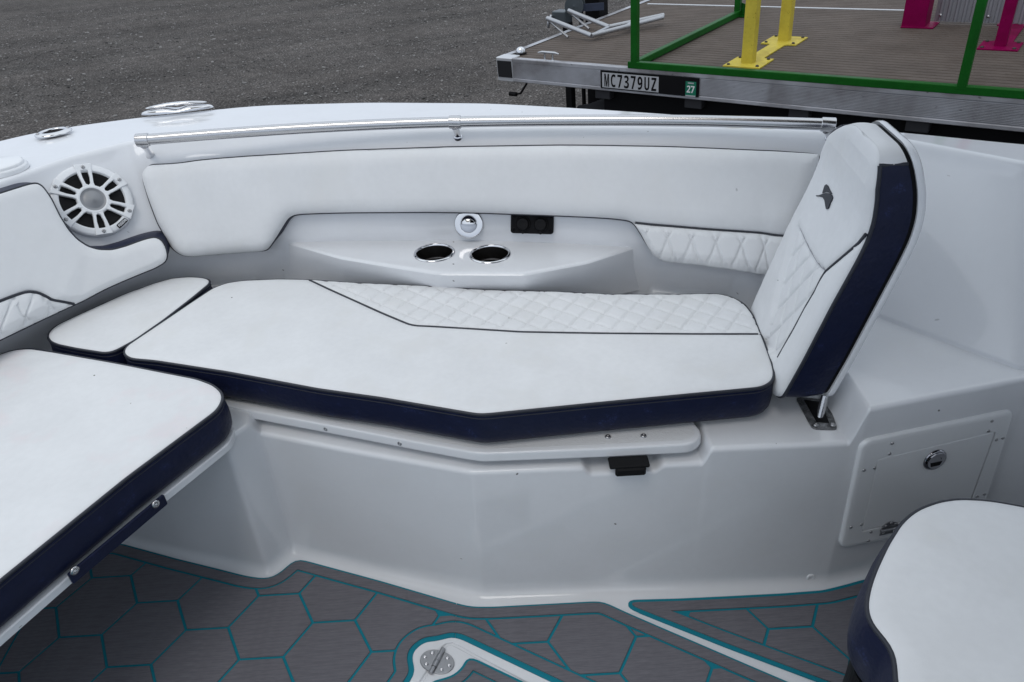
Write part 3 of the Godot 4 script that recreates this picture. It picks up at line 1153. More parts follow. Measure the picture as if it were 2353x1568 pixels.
func build_deck_fittings():
	var D := 0.562
	# pull-up cleat near the outer edge
	var g := group_part(boat, "cleat")
	var a := hy(Vector2(324, 264), D)
	var b := hy(Vector2(491, 246), D)
	var xf := frame((a + b) * 0.5, Vector3.UP, b - a)
	var L := (b - a).length()
	var mb := MB.new()
	var rows := []
	for i in 41:
		var x := -1.0 + i / 20.0
		var wd := 0.0215 * pow(maxf(0.0, 1.0 - x * x), 0.62) + 0.0006
		var hh := 0.0135 * pow(maxf(0.0, 1.0 - x * x), 0.35) * (1.0 - 0.42 * exp(-pow(x / 0.22, 2.0))) + 0.0004
		var row := PackedVector3Array()
		for k in 17:
			var w := PI * k / 16.0
			row.append(xf * Vector3(x * L * 0.5, hh * pow(sin(w), 0.7), cos(w) * wd))
		rows.append(row)
	mb.grid(rows, false, false, false)
	part(g, "cleat_base", mb.build(), M.chrome)
	mb = MB.new()
	rows = []
	for k in 33:
		var f := k / 32.0
		var x := (f - 0.5) * L * 0.84
		var tp := pow(maxf(0.0, sin(f * PI)), 0.45)
		var row := PackedVector3Array()
		for i in 14:
			var w := TAU * i / 14
			row.append(xf * Vector3(x, 0.0155 + 0.0045 * sin(f * PI) + sin(w) * (0.0008 + 0.0042 * tp), -0.003 + cos(w) * (0.001 + 0.0085 * tp)))
		rows.append(row)
	mb.grid(rows, true, false, false)
	part(g, "cleat_bar", mb.build(), M.chrome)
	# rod holder
	g = group_part(boat, "rod_holder")
	var c := hy(Vector2(123, 306), D)
	var al := hy(Vector2(165, 297), D) - hy(Vector2(80, 316), D)
	xf = frame(c, Vector3.UP, al)
	var sx := al.length() * 0.5
	mb = MB.new()
	lathe(mb, [Vector2(1.0, 0.0), Vector2(1.0, 0.002), Vector2(0.94, 0.005), Vector2(0.75, 0.0075), Vector2(0.64, 0.0075), Vector2(0.60, 0.005), Vector2(0.58, 0.0)], 40, xf, sx, sx * 0.80)
	part(g, "flange", mb.build(), M.chrome)
	mb = MB.new()
	lathe(mb, [Vector2(0.60, 0.004), Vector2(0.50, 0.0015), Vector2(0.0001, 0.001)], 40, xf, sx, sx * 0.80)
	part(g, "bore", mb.build(), M.rubber)
	for s in [-0.8, 0.8]: screw(g, xf * Vector3(s * sx, 0.0065, 0.0), Vector3.UP, 0.005)
	# white filler cap
	g = group_part(boat, "deck_fill_cap")
	c = hy(Vector2(2, 393), 0.56)
	mb = MB.new()
	lathe(mb, [Vector2(0.060, 0.0), Vector2(0.060, 0.008), Vector2(0.056, 0.012), Vector2(0.052, 0.0125)], 40, Transform3D(Basis.IDENTITY, c))
	part(g, "cap_ring", mb.build(), M.plastic)
	mb = MB.new()
	lathe(mb, [Vector2(0.0535, 0.010), Vector2(0.0535, 0.017), Vector2(0.049, 0.020), Vector2(0.02, 0.021), Vector2(0.0001, 0.021)], 40, Transform3D(Basis.IDENTITY, c))
	part(g, "cap_lid", mb.build(), M.plastic)

func ring_sector(mb: MB, xf: Transform3D, r0: float, r1: float, a0: float, a1: float, y0: float, y1: float, n := 12):
	var o := PackedVector2Array()
	for k in n + 1:
		var w := lerpf(a0, a1, float(k) / n)
		o.append(Vector2(cos(w), sin(w)) * r1)
	for k in range(n, -1, -1):
		var w := lerpf(a0, a1, float(k) / n)
		o.append(Vector2(cos(w), sin(w)) * r0)
	prism(mb, o, y0, y1, 0.0012, xf)

func build_speaker():
	var g := group_part(boat, "speaker")
	var uv := wall_hit(Vector2(213, 460), 0.018)
	var n := wall_n(uv.x, uv.y)
	var o := wall_map(uv.x, uv.y, 0.009)
	# local x to the right along the wall, local z downwards
	var xf := frame(o, n, Vector3.UP.cross(n))
	var R := 0.0925
	var mb := MB.new()
	lathe(mb, [Vector2(R * 1.0, -0.020), Vector2(R, 0.006), Vector2(R * 0.985, 0.010), Vector2(R * 0.93, 0.0135), Vector2(R * 0.82, 0.0145), Vector2(R * 0.795, 0.0135), Vector2(R * 0.775, 0.006), Vector2(R * 0.77, 0.0)], 64, xf)
	part(g, "basket_ring", mb.build(), M.plastic)
	mb = MB.new()
	lathe(mb, [Vector2(R * 0.79, 0.006), Vector2(R * 0.74, 0.009), Vector2(R * 0.68, 0.0065), Vector2(R * 0.64, 0.0055), Vector2(R * 0.3, 0.004), Vector2(0.0001, 0.004)], 64, xf)
	part(g, "cone", mb.build(), M.rubber)
	# centre hub and tweeter
	mb = MB.new()
	lathe(mb, [Vector2(R * 0.40, 0.006), Vector2(R * 0.40, 0.0150), Vector2(R * 0.37, 0.0175), Vector2(R * 0.325, 0.0175), Vector2(R * 0.31, 0.0155)], 48, xf)
	part(g, "hub", mb.build(), M.plastic)
	mb = MB.new()
	lathe(mb, [Vector2(R * 0.315, 0.0155), Vector2(R * 0.285, 0.0150), Vector2(R * 0.25, 0.0135), Vector2(R * 0.22, 0.0150), Vector2(R * 0.12, 0.0175), Vector2(0.0001, 0.0185)], 48, xf)
	part(g, "tweeter", mb.build(), M.tweeter)
	for k in 6:
		var w := -deg_to_rad(79.0 - 60.0 * k)      # local z points down, so angles turn over
		var d := Vector2(cos(w), sin(w))
		var s := Vector2(-d.y, d.x)
		mb = MB.new()
		for sd in [-1.0, 1.0]:
			var q := PackedVector2Array()
			for e in [[0.33, 0.07, 0.08], [0.45, 0.085, 0.05], [0.62, 0.115, 0.045], [0.80, 0.135, 0.05], [0.98, 0.155, 0.06]]:
				q.append(d * (e[0] * R) + s * (sd * (e[1] + e[2]) * R))
			for e in [[0.98, 0.0, 0], [0.82, 0.0, 0], [0.80, 0.085, 0], [0.62, 0.085, 0], [0.44, 0.055, 0], [0.40, 0.0, 0], [0.33, 0.0, 0]]:
				q.append(d * (e[0] * R) + s * (sd * e[1] * R))
			prism(mb, q, 0.009, 0.0172, 0.0012, xf)
		part(g, "spoke", mb.build(false), M.plastic)
		screw(g, xf * Vector3(d.x * R * 0.895, 0.0172, d.y * R * 0.895), n, 0.0048)
	# maker's badge on the ring
	var wb := deg_to_rad(67.0)
	var bp := xf * Vector3(cos(wb) * R * 0.90, 0.0150, sin(wb) * R * 0.90)
	var bxf := frame(bp, n, (xf.basis.x * sin(wb) - xf.basis.z * cos(wb)))
	mb = MB.new()
	prism(mb, rect(0.029, 0.0105, 0.002), -0.003, 0.0022, 0.0005, bxf)
	part(g, "badge", mb.build(false), M.black)
	var tm := TextMesh.new()
	tm.text = "FUSION"
	tm.font = font(true)
	tm.font_size = 64
	tm.pixel_size = 0.0001
	tm.depth = 0.0006
	tm.curve_step = 3.0
	var t := local_part(g, "badge_lettering", tm, M.plastic)
	t.transform = Transform3D(Basis(bxf.basis.x, -bxf.basis.z, bxf.basis.y), bxf * Vector3(0, 0.0026, 0))
	t.position -= boat.position
	fit_text(t, 0.025, 0.0066)
func font(bold := false) -> SystemFont:
	var f := SystemFont.new()
	f.font_names = PackedStringArray(["Droid Sans"])
	if bold: f.font_weight = 700
	return f
func fit_text(t: MeshInstance3D, w: float, h: float):
	var ab := t.mesh.get_aabb()
	var k := Vector3(w / ab.size.x, h / ab.size.y, 1.0)
	var c := ab.get_center()
	t.transform = t.transform * Transform3D(Basis.from_scale(k), -Vector3(c.x * k.x, c.y * k.y, 0))

func build_light_and_sockets():
	var uv := wall_hit(Vector2(1077, 515), 0.0)
	var n := wall_n(uv.x, uv.y)
	var xf := frame(wall_map(uv.x, uv.y, 0.0), n, Vector3.UP.cross(n))
	var g := group_part(boat, "courtesy_light")
	var mb := MB.new()
	lathe(mb, [Vector2(0.0365, 0.0), Vector2(0.0365, 0.0012), Vector2(0.0345, 0.0026), Vector2(0.0230, 0.0030), Vector2(0.0215, 0.0020)], 48, xf)
	part(g, "flange", mb.build(), M.chrome)
	for half in 2:
		var rows := []
		for k in 9:
			var f := PI / 2 * k / 8.0
			var row := PackedVector3Array()
			for i in 25:
				var w := PI * i / 24.0 * (1.0 if half == 0 else -1.0)
				row.append(xf * Vector3(cos(w) * cos(f) * 0.0215, 0.002 + sin(f) * (0.014 if half == 1 else 0.0105), sin(w) * cos(f) * 0.0215))
			rows.append(row)
		mb = MB.new()
		mb.grid(rows, false, false, half == 1)
		part(g, "hood" if half == 1 else "lens", mb.build(), M.chrome if half == 1 else M.lens)
	uv = wall_hit(Vector2(1223, 514), 0.0)
	n = wall_n(uv.x, uv.y)
	xf = frame(wall_map(uv.x, uv.y, 0.0), n, Vector3.UP.cross(n))
	g = group_part(boat, "socket_panel")
	mb = MB.new()
	prism(mb, rect(0.108, 0.050, 0.007), -0.003, 0.005, 0.0012, xf)
	part(g, "face_plate", mb.build(false), M.black)
	for sx in [-0.0225, 0.0225]:
		mb = MB.new()
		var x2 := xf * Transform3D(Basis.IDENTITY, Vector3(sx, 0.005, 0.001))
		lathe(mb, [Vector2(0.0190, -0.001), Vector2(0.0190, 0.003), Vector2(0.0170, 0.004), Vector2(0.0165, 0.002), Vector2(0.0155, 0.002), Vector2(0.0150, 0.008), Vector2(0.0130, 0.0095), Vector2(0.0080, 0.0095), Vector2(0.0075, 0.0085), Vector2(0.0001, 0.0085)], 32, x2)
		prism(mb, rect(0.006, 0.010, 0.0025), 0.0, 0.004, 0.0008, x2 * Transform3D(Basis.IDENTITY, Vector3(0, 0, 0.020)))
		part(g, "socket_cap", mb.build(), M.rubber)
	for sx in [-0.046, 0.046]:
		for sz in [-0.016, 0.016]: screw(g, xf * Vector3(sx, 0.005, sz), n, 0.0038, M.black)

func build_lid():
	var D := 0.946
	var g := group_part(boat, "storage_lid")
	var f := px([500, 928, 560, 942, 760, 979, 980, 1021, 1080, 1039, 1107, 1042.5, 1180, 1040, 1400, 1031, 1575, 1022, 1592, 1019, 1606, 1010, 1613, 997, 1608, 985, 1598, 976])
	var o := PackedVector2Array()
	for q in f: o.append(hx(q, D))
	o.append(o[o.size() - 1] + Vector2(-0.03, -0.30))
	o.append(Vector2(-0.45, -1.60))
	o = ccw(smooth(resample(o, 0.008), 2))
	var th := 0.021
	var rows := []
	for w in [[0.012, 0.0], [0.004, 0.0], [0.0012, -0.0012], [0.0, -0.004], [-0.002, -th + 0.004], [-0.001, -th + 0.001], [0.003, -th], [0.05, -th]]:
		var row := PackedVector3Array()
		for q in inset(o, w[0]): row.append(Vector3(q.x, CY - D + w[1], q.y))
		rows.append(row)
	var mb := MB.new()
	mb.grid(rows, true, false)
	part(g, "lid_edge", mb.build(), M.gel)
	mb = MB.new()
	prism(mb, inset(o, 0.0118), CY - D - 0.01, CY - D + 0.0003)
	part(g, "lid_top", mb.build(false), M.skid)
	for q in [Vector2(1397, 1005), Vector2(1479, 1003)]: screw(g, hy(q, D), Vector3.UP, 0.0062)
	for q in [Vector2(750, 985), Vector2(920, 1018)]:
		var best := hy(q, D + 0.012)
		var dir := Vector3(-0.36, 0.1, 0.93)
		screw(g, best + dir * 0.001, dir, 0.0058)
	# latch below the lid
	var lp := hy(Vector2(1444, 1070), 0.99)
	mb = MB.new()
	lp.z = -1.036
	box(mb, Vector3(lp.x - 0.002, CY - 0.9705, lp.z - 0.012), Vector3(0.076, 0.008, 0.03), 0.003)
	box(mb, Vector3(lp.x, CY - 0.982, lp.z + 0.000), Vector3(0.058, 0.020, 0.012), 0.004)
	part(g, "latch", mb.build(false), M.rubber)

func build_door():
	var a := Vector3(0.640, CY - 0.87, -1.050)
	var b := Vector3(0.980, CY - 0.87, -1.117)
	var c := Vector3(0.655, CY - 1.33, -1.036)
	var n := (b - a).cross(c - a).normalized()
	if n.z < 0: n = -n
	var xf := frame(a, n, b - a)
	var inv := xf.affine_inverse()
	var L := func(q: Vector2, h := 0.013) -> Vector2:
		var w := inv * on_plane(q, a + n * h, n)
		return Vector2(w.x, w.z)
	var g := group_part(boat, "access_door")
	var quad := func(ps: Array, r: float) -> PackedVector2Array:
		var o := PackedVector2Array()
		for q in ps: o.append(L.call(q))
		o = ccw(o)
		var out := PackedVector2Array()
		for i in 4:
			var p0 := o[(i + 3) % 4]; var p1 := o[i]; var p2 := o[(i + 1) % 4]
			var s := p1 + (p0 - p1).normalized() * r
			var e := p1 + (p2 - p1).normalized() * r
			for k in 7:
				var t := k / 6.0
				out.append(s * (1 - t) * (1 - t) + p1 * 2 * t * (1 - t) + e * t * t)
		return out
	var o: PackedVector2Array = quad.call([Vector2(1981, 1016), Vector2(2336, 941), Vector2(2254, 1199), Vector2(1930, 1264)], 0.024)
	var rows := []
	for w in [[0.004, -0.008], [0.003, 0.003], [0.0, 0.004], [-0.0002, 0.0075], [0.0015, 0.0115], [0.005, 0.0135], [0.012, 0.014]]:
		var row := PackedVector3Array()
		for q in inset(o, w[0]): row.append(xf * Vector3(q.x, w[1], q.y))
		rows.append(row)
	var mb := MB.new()
	mb.grid(rows, true, false, true)
	var inn: PackedVector2Array = quad.call([Vector2(2018, 1056), Vector2(2288, 993), Vector2(2226, 1163), Vector2(1981, 1221)], 0.006)
	part(g, "door_frame_edge", mb.build(), M.plastic)
	# frame face runs between the rounded rim and the door joint
	mb = MB.new()
	var o2 := inset(o, 0.0118)
	var jn := inset(inn, -0.0022)
	for i in 28:
		var j := (i + 1) % 28
		mb.q(mb.p(xf * Vector3(o2[i].x, 0.0140, o2[i].y)), mb.p(xf * Vector3(o2[j].x, 0.0140, o2[j].y)), mb.p(xf * Vector3(jn[j].x, 0.0140, jn[j].y)), mb.p(xf * Vector3(jn[i].x, 0.0140, jn[i].y)))
		mb.q(mb.p(xf * Vector3(jn[i].x, 0.0140, jn[i].y)), mb.p(xf * Vector3(jn[j].x, 0.0140, jn[j].y)), mb.p(xf * Vector3(jn[j].x, 0.003, jn[j].y)), mb.p(xf * Vector3(jn[i].x, 0.003, jn[i].y)))
	part(g, "door_frame", mb.build(false), M.plastic)
	mb = MB.new()
	prism(mb, inn, 0.0, 0.0134, 0.0018, xf)
	part(g, "door_panel", mb.build(false), M.plastic)
	# sealant bead left along the top edge of the frame
	mb = MB.new()
	var bead := []
	for k in 30:
		var q: Vector2 = Vector2(1990, 1013).lerp(Vector2(2328, 942), k / 29.0)
		var w: Vector2 = L.call(q, 0.002)
		bead.append(xf * Vector3(w.x, 0.001, w.y - 0.0005 + rng.randf_range(-0.0005, 0.0005)))
	tube(mb, bead, 0.0018, 6)
	part(g, "sealant", mb.build(), M.caulk)
	# flush latch
	var lc: Vector2 = L.call(Vector2(2150, 1058), 0.016)
	var lx := xf * Transform3D(Basis.IDENTITY, Vector3(lc.x, 0.0134, lc.y))
	mb = MB.new()
	lathe(mb, [Vector2(0.0245, 0.0), Vector2(0.0245, 0.002), Vector2(0.0225, 0.0048), Vector2(0.0190, 0.006), Vector2(0.0120, 0.0062), Vector2(0.0001, 0.0062)], 40, lx)
	part(g, "latch", mb.build(), M.dark_chrome)
	mb = MB.new()
	prism(mb, px([-0.013, 0.002, 0.013, 0.002, 0.010, 0.012, -0.010, 0.012]), 0.0055, 0.0066, 0.0, lx)
	part(g, "latch_grip", mb.build(false), M.black)
	mb = MB.new()
	prism(mb, px([-0.022, -0.0025, -0.008, -0.0025, -0.004, -0.008, 0.006, -0.008, 0.009, -0.0025, 0.022, -0.0025, 0.017, -0.014, 0.008, -0.020, -0.008, -0.020, -0.017, -0.014]), 0.004, 0.0072, 0.0012, lx)
	part(g, "latch_lever", mb.build(false), M.dark_chrome)
	for q in px([2051, 1019, 2045, 1043, 1986, 1081, 2010, 1076, 2280, 968, 2272, 991, 2290, 1011, 2305, 1007, 2263, 1136, 2246, 1141, 1956, 1212, 1980, 1206, 2002, 1223, 1996, 1243]):
		var w: Vector2 = L.call(q, 0.014)
		screw(g, xf * Vector3(w.x, 0.0138, w.y), n, 0.0036)
	# hinge at the foot of the door
	var hc: Vector2 = L.call(Vector2(2040, 1212), 0.010)
	var hx2 := xf * Transform3D(Basis(Vector3.UP, 0.0), Vector3(hc.x, 0.0138, hc.y))
	mb = MB.new()
	var leaf := PackedVector2Array()
	for k in 13:
		var w := PI * k / 12.0
		leaf.append(Vector2(cos(w) * 0.019, -0.004 - sin(w) * 0.017))
	prism(mb, leaf, 0.0, 0.0022, 0.0006, hx2)
	prism(mb, px([-0.019, 0.002, 0.019, 0.002, 0.019, 0.014, -0.019, 0.014]), 0.0, 0.0022, 0.0006, hx2)
	tube(mb, [hx2 * Vector3(-0.021, 0.003, -0.001), hx2 * Vector3(0.021, 0.003, -0.001)], 0.0036, 12)
	part(g, "hinge", mb.build(false), M.dull_steel)
	for w in [[-0.011, -0.012], [0.0, -0.017], [0.011, -0.012], [-0.012, 0.009], [0.012, 0.009]]: screw(g, hx2 * Vector3(w[0], 0.0022, w[1]), n, 0.0028)

func build_bracket():
	var D := 0.949
	var g := group_part(boat, "backrest_socket")
	var o := PackedVector2Array()
	for q in px([1828, 915, 1867, 987, 1925, 989, 1902, 920]): o.append(hx(q, D))
	o = ccw(o)
	var lng := (o[1] - o[0])
	var mb := MB.new()
	var plate := ccw(smooth(resample(o, 0.006), 2))
	prism(mb, plate, CY - 0.952, CY - 0.946, 0.001)
	part(g, "socket_plate", mb.build(false), M.cast)
	mb = MB.new()
	var c := Vector2.ZERO
	for q in o: c += q / 4.0
	var slot := PackedVector2Array()
	for q in o: slot.append(c + (q - c) * Vector2(0.5, 0.72) + Vector2(0.0, -0.004))
	prism(mb, slot, CY - 0.950, CY - 0.9455)
	part(g, "slot", mb.build(false), M.black)
	for q in [Vector2(1875, 977), Vector2(1914, 977)]: screw(g, hy(q, 0.946), Vector3.UP, 0.0058)

# ---------------------------------------------------------------- cushions
var arcS := PackedFloat32Array()
var invX := PackedFloat32Array()
func build_arc():
	var s := 0.0
	for i in wM.size():
		if i > 0: s += Vector2(wdx, (wM[i] + wW[i] - wM[i - 1] - wW[i - 1]) * 0.5).length()
		arcS.append(s)
	var j := 0
	var n := int(s / 0.005)
	for i in n + 1:
		var t := i * 0.005
		while j < arcS.size() - 2 and arcS[j + 1] < t: j += 1
		invX.append(wx0 + (j + (t - arcS[j]) / maxf(1e-6, arcS[j + 1] - arcS[j])) * wdx)
func x_of(s: float) -> float:
	var f := clampf(s / 0.005, 0.0, invX.size() - 2.0)
	var i := int(f)
	return lerpf(invX[i], invX[i + 1], f - i)
func s_of(x: float) -> float:
	var f := clampf((x - wx0) / wdx, 0.0, arcS.size() - 2.0)
	var i := int(f)
	return lerpf(arcS[i], arcS[i + 1], f - i)
func bol_map(s: float, v: float, h: float) -> Vector3:
	return wall_map(x_of(s), v, h)
func bol_hits(a: PackedVector2Array, h: float) -> PackedVector2Array:
	var o := PackedVector2Array()
	for q in a:
		var u := wall_hit(q, h)
		o.append(Vector2(s_of(u.x), u.y))
	return o
func seg_dist(q: Vector2, line: PackedVector2Array) -> float:
	var b := 1e9
	for i in line.size() - 1:
		b = minf(b, q.distance_to(Geometry2D.get_closest_point_to_segment(q, line[i], line[i + 1])))
	return b
func quilt_h(u: float, v: float, du: float, dv: float, ang: float, depth: float, w := 0.0035) -> float:
	var q := Vector2(u, v).rotated(ang)
	var a := q.x / du + q.y / dv
	var b := q.x / du - q.y / dv
	var da := absf(a - round(a)) * (1.0 / sqrt(1.0 / (du * du) + 1.0 / (dv * dv)))
	var db := absf(b - round(b)) * (1.0 / sqrt(1.0 / (du * du) + 1.0 / (dv * dv)))
	var d := minf(da, db)
	return -depth * exp(-pow(d / w, 2.0)) - depth * 0.22 * exp(-pow(d / (w * 4.0), 2.0))
func roll(d: float, w: float, e: float) -> float:
	var t := clampf(1.0 - d / w, 0.0, 1.0)
	return e * (1.0 - sqrt(maxf(0.0, 1.0 - t * t)))
func wrinkle(u: float, v: float) -> float:
	return 0.0026 * wob.get_noise_2d(u * 5.0, v * 5.0) + 0.0011 * wob.get_noise_2d(u * 26.0 + 9.0, v * 17.0)

func seat_cushion(called: String, label: String, outline: PackedVector2Array, drop: float, thick: float, vinyl: Material, bulge := 0.004) -> Node3D:
	var c := Vector2.ZERO
	for q in outline: c += q / outline.size()
	var t := thing(called, label, "cushion", V3(c, drop + thick))
	var mp := drops(drop)
	part(t, "side_band", band(outline, -0.004, -thick, bulge, mp), M.navy)
	part(t, "piping", pipe(outline, -0.0035, 0.0034, mp), M.piping)
	# seam stitched just below the piping
	part(t, "seam", pipe(inset(outline, -0.0012), -0.0125, 0.0011, mp, true, 5), M.piping)
	var mb := MB.new()
	prism(mb, inset(outline, 0.014), CY - drop - thick, CY - drop - thick + 0.004)
	part(t, "underside", mb.build(false), M.navy)
	return t

func build_cushions():
	build_arc()
	var D := 0.86
	# ---- long side cushion with quilted back strip
	var o := PackedVector2Array()
	for q in px([284, 806, 288, 797, 308, 783, 374, 739, 440, 694, 490, 661, 520, 650, 560, 644, 640, 641, 703, 642, 823, 650, 989, 657, 1114, 666, 1280, 670, 1404, 676, 1551, 676, 1645, 674, 1683, 682, 1712, 699, 1731, 725, 1755, 782, 1774, 835, 1779, 858, 1774, 876, 1750, 889, 1600, 903, 1379, 924, 1122, 950, 1100, 951, 1081, 948, 876, 913, 733, 893, 524, 854, 356, 828, 299, 823, 286, 815]): o.append(hx(q, D))
	o = ccw(smooth(resample(o, 0.007), 3))
	var t := seat_cushion("lounge_cushion", "long white lounge cushion with a navy edge and a quilted back strip", o, D, 0.082, M.vinyl)
	var seam := PackedVector2Array()
	for q in px([690, 634, 707, 642, 760, 667, 880, 721, 940, 746, 955, 749, 1000, 751, 1100, 757, 1195, 763, 1300, 765, 1400, 766.5, 1600, 768, 1760, 768]): seam.append(hx(q, D))
	seam = smooth(resample(seam, 0.008, false), 2, false)
	var back := seam.duplicate()
	back.append_array(PackedVector2Array([Vector2(0.9, -1.3), Vector2(0.9, -2.2), Vector2(-0.55, -2.2)]))
	var mp := drops(D)
	for q in Geometry2D.clip_polygons(o, back):
		part(t, "top_panel", panel(ccw(resample(q, 0.007)), 0.016, 0.022, func(u, v, d): return -roll(d, 0.022, 0.006) + wrinkle(u, v) * minf(1.0, d / 0.02) + 0.003, mp), M.vinyl)
	for q in Geometry2D.intersect_polygons(o, back):
		part(t, "quilted_panel", panel(ccw(resample(q, 0.005)), 0.0030, 0.014, func(u, v, d): return -roll(d, 0.014, 0.006) + quilt_h(u, v, 0.058, 0.064, 0.12, 0.0038, 0.0021) * minf(1.0, d / 0.006) + 0.003, mp), M.vinyl)
	var inside := PackedVector2Array()
	for q in seam:
		if Geometry2D.is_point_in_polygon(q, o): inside.append(q)
	part(t, "piping", pipe(inside, -0.001, 0.0030, mp, false), M.piping)
	# ---- corner cushion
	o = PackedVector2Array()
	for q in px([109, 774, 112, 763, 123, 752, 141, 741, 198, 715, 286, 675, 352, 651, 396, 639, 435, 636, 466, 638, 481, 643, 480, 651, 440, 684, 374, 735, 308, 781, 275, 799, 259, 807, 240, 810, 176, 800, 132, 791, 116, 784]): o.append(hx(q, D))
	o = ccw(smooth(resample(o, 0.007), 2))
	t = seat_cushion("corner_cushion", "small white corner cushion with navy edge, wedged between the longer cushions", o, D, 0.082, M.vinyl)
	part(t, "top_panel", panel(o, 0.016, 0.020, func(u, v, d): return -roll(d, 0.020, 0.006) + wrinkle(u + 3.0, v) * minf(1.0, d / 0.02) + 0.003, mp), M.vinyl)
	# ---- filler cushion over the footwell
	o = PackedVector2Array([Vector2(-1.235, -1.20)])
	for q in px([-20, 822, 0, 813, 31, 803, 68, 800, 126, 809, 262, 833, 451, 870, 487, 883, 507, 899, 512, 916, 499, 941, 288, 1098, 0, 1331]): o.append(hx(q, D))
	var fe := o[o.size() - 1]
	var fd := (o[o.size() - 1] - o[o.size() - 2]).normalized()
	o.append(fe + fd * ((-0.36 - fe.y) / fd.y))
	var half := o.duplicate()
	for i in range(half.size() - 2, -1, -1): o.append(Vector2(half[i].x, -0.72 - half[i].y))
	o = ccw(smooth(resample(o, 0.008), 3))
	t = seat_cushion("filler_cushion", "wide white filler cushion with pinkish smears and a snap flap, laid over the footwell", o, D, 0.084, M.vinyl_pink, 0.005)
	part(t, "top_panel", panel(o, 0.016, 0.024, func(u, v, d): return -roll(d, 0.024, 0.007) + wrinkle(u - 4.0, v) * 1.3 * minf(1.0, d / 0.02) + 0.003, mp), M.vinyl_pink)
	var mb := MB.new()
	var A := hy(Vector2(499, 941), D)
	var B := hy(Vector2(0, 1331), D)
	var al := (B - A).normalized()
	var out := Vector3(-al.z, 0, al.x)
	if out.z < 0.0: out = -out
	var pn := out
	var f1 := on_plane(Vector2(383, 1154), A + out * 0.010, pn)
	var f2 := on_plane(Vector2(168, 1343), A + out * 0.010, pn)
	var hgt := CY - D - 0.070 - minf(f1.y, f2.y)
	var w := (f2 - f1).length()
	var fx := frame(Vector3((f1.x + f2.x) * 0.5, CY - D - 0.070 - hgt * 0.5, (f1.z + f2.z) * 0.5), out, al)
	prism(mb, rect(w, hgt, 0.003), -0.003, 0.0015, 0.001, fx)
	part(t, "flap", mb.build(false), M.navy)
	for q in [Vector2(357, 1159), Vector2(171, 1312)]:
		var sp := on_plane(q, A + out * 0.012, pn)
		mb = MB.new()
		lathe(mb, [Vector2(0.0078, -0.001), Vector2(0.0078, 0.001), Vector2(0.0065, 0.0025), Vector2(0.0035, 0.003), Vector2(0.0030, 0.002), Vector2(0.0022, 0.002), Vector2(0.0018, 0.0035), Vector2(0.0001, 0.0038)], 20, frame(sp, out, al))
		part(t, "snap", mb.build(), M.steel)
	# board that carries it
	mb = MB.new()
	prism(mb, inset(o, -0.002), CY - D - 0.084 - 0.016, CY - D - 0.0845, 0.002)
	var bd := part(boat, "filler_board", mb.build(false), M.gel)
	# ---- side bolster on the wall
	var T := 0.046
	var e := 0.026
	var bo := bol_hits(px([347, 379, 450, 370, 575, 359.5, 782, 347, 1031, 338.5, 1280, 334.5, 1400, 335.5, 1551, 338.5, 1617, 341, 1760, 347, 1855, 353, 1885, 356, 1860, 450, 1800, 622, 1780, 629, 1745, 624, 1712, 618, 1607, 604, 1535, 597, 1519, 593, 1500, 581, 1479, 549, 1458, 514, 1446, 507, 1405, 502, 1176, 492, 990, 487.5, 740, 490, 690, 492, 676, 494, 662, 502, 641, 537, 617, 572, 609, 576, 524, 582, 443, 588.5, 419, 587, 405, 579, 391, 565, 363, 515, 343, 462, 328, 412, 328, 402, 335, 388]), T - e)
	bo = ccw(smooth(resample(bo, 0.007), 2))
	t = thing("side_bolster", "long white padded bolster under the grab rail, with a quilted end by the backrest", "bolster", V3(Vector2(0.0, -1.75), 0.75))
	var sq := bol_hits(px([1440, 508, 1457, 513.5, 1500, 518, 1620, 527, 1779, 540, 1830, 543]), T)
	var qreg := sq.duplicate()
	qreg.append_array(PackedVector2Array([Vector2(sq[sq.size() - 1].x + 0.1, 1.2), Vector2(sq[0].x - 0.02, 1.2)]))
	var qo := bol_hits(px([1589.6, 552.9]), T)[0]
	var bm: Callable = bol_map
	for q in Geometry2D.clip_polygons(bo, qreg):
		part(t, "face_panel", panel(ccw(resample(q, 0.007)), 0.016, 0.034, func(u, v, d): return T - roll(d, 0.034, e) + wrinkle(u, v) * minf(1.0, d / 0.03), bm), M.vinyl)
	for q in Geometry2D.intersect_polygons(bo, qreg):
		part(t, "quilted_panel", panel(ccw(resample(q, 0.005)), 0.0024, 0.012, func(u, v, d): return T + 0.001 - roll(d, 0.012, e * 0.8) + quilt_h(u - qo.x, v - qo.y, 0.055, 0.090, 0.0, 0.0040, 0.0018) * minf(1.0, d / 0.005), bm), M.vinyl)
	part(t, "back_edge", band(bo, T - e, -0.004, 0.001, bm, 0.0), M.navy)
	part(t, "piping", pipe(bo, T - e - 0.001, 0.0026, bm), M.piping)
	var si := PackedVector2Array()
	for q in smooth(resample(sq, 0.01, false), 6, false):
		if Geometry2D.is_point_in_polygon(q, bo): si.append(q)
	part(t, "piping", pipe(si, T - 0.0165, 0.0045, bm, false), M.piping)
	# ---- bow bolster round the speaker
	T = 0.075
	level_out = true
	e = 0.008
	bo = PackedVector2Array()
	bo.append_array(bol_hits(px([-30, 455, 0, 444, 64, 424, 80, 421, 90, 423, 100, 432, 117, 456, 137, 496, 157, 528, 177, 550, 201, 566, 226, 573.5, 258, 574, 290, 565, 334, 549, 356, 545, 371, 551, 380, 566, 384, 582, 384, 594, 378, 603, 355, 616, 306, 636, 242, 664, 193, 690, 171, 700, 123, 722, 66, 749, 0, 781, -30, 795]), T - e))
	bo.append(Vector2(0.04, 0.80))
	bo.append(Vector2(0.04, 0.645))
	bo = ccw(smooth(resample(bo, 0.007), 2))
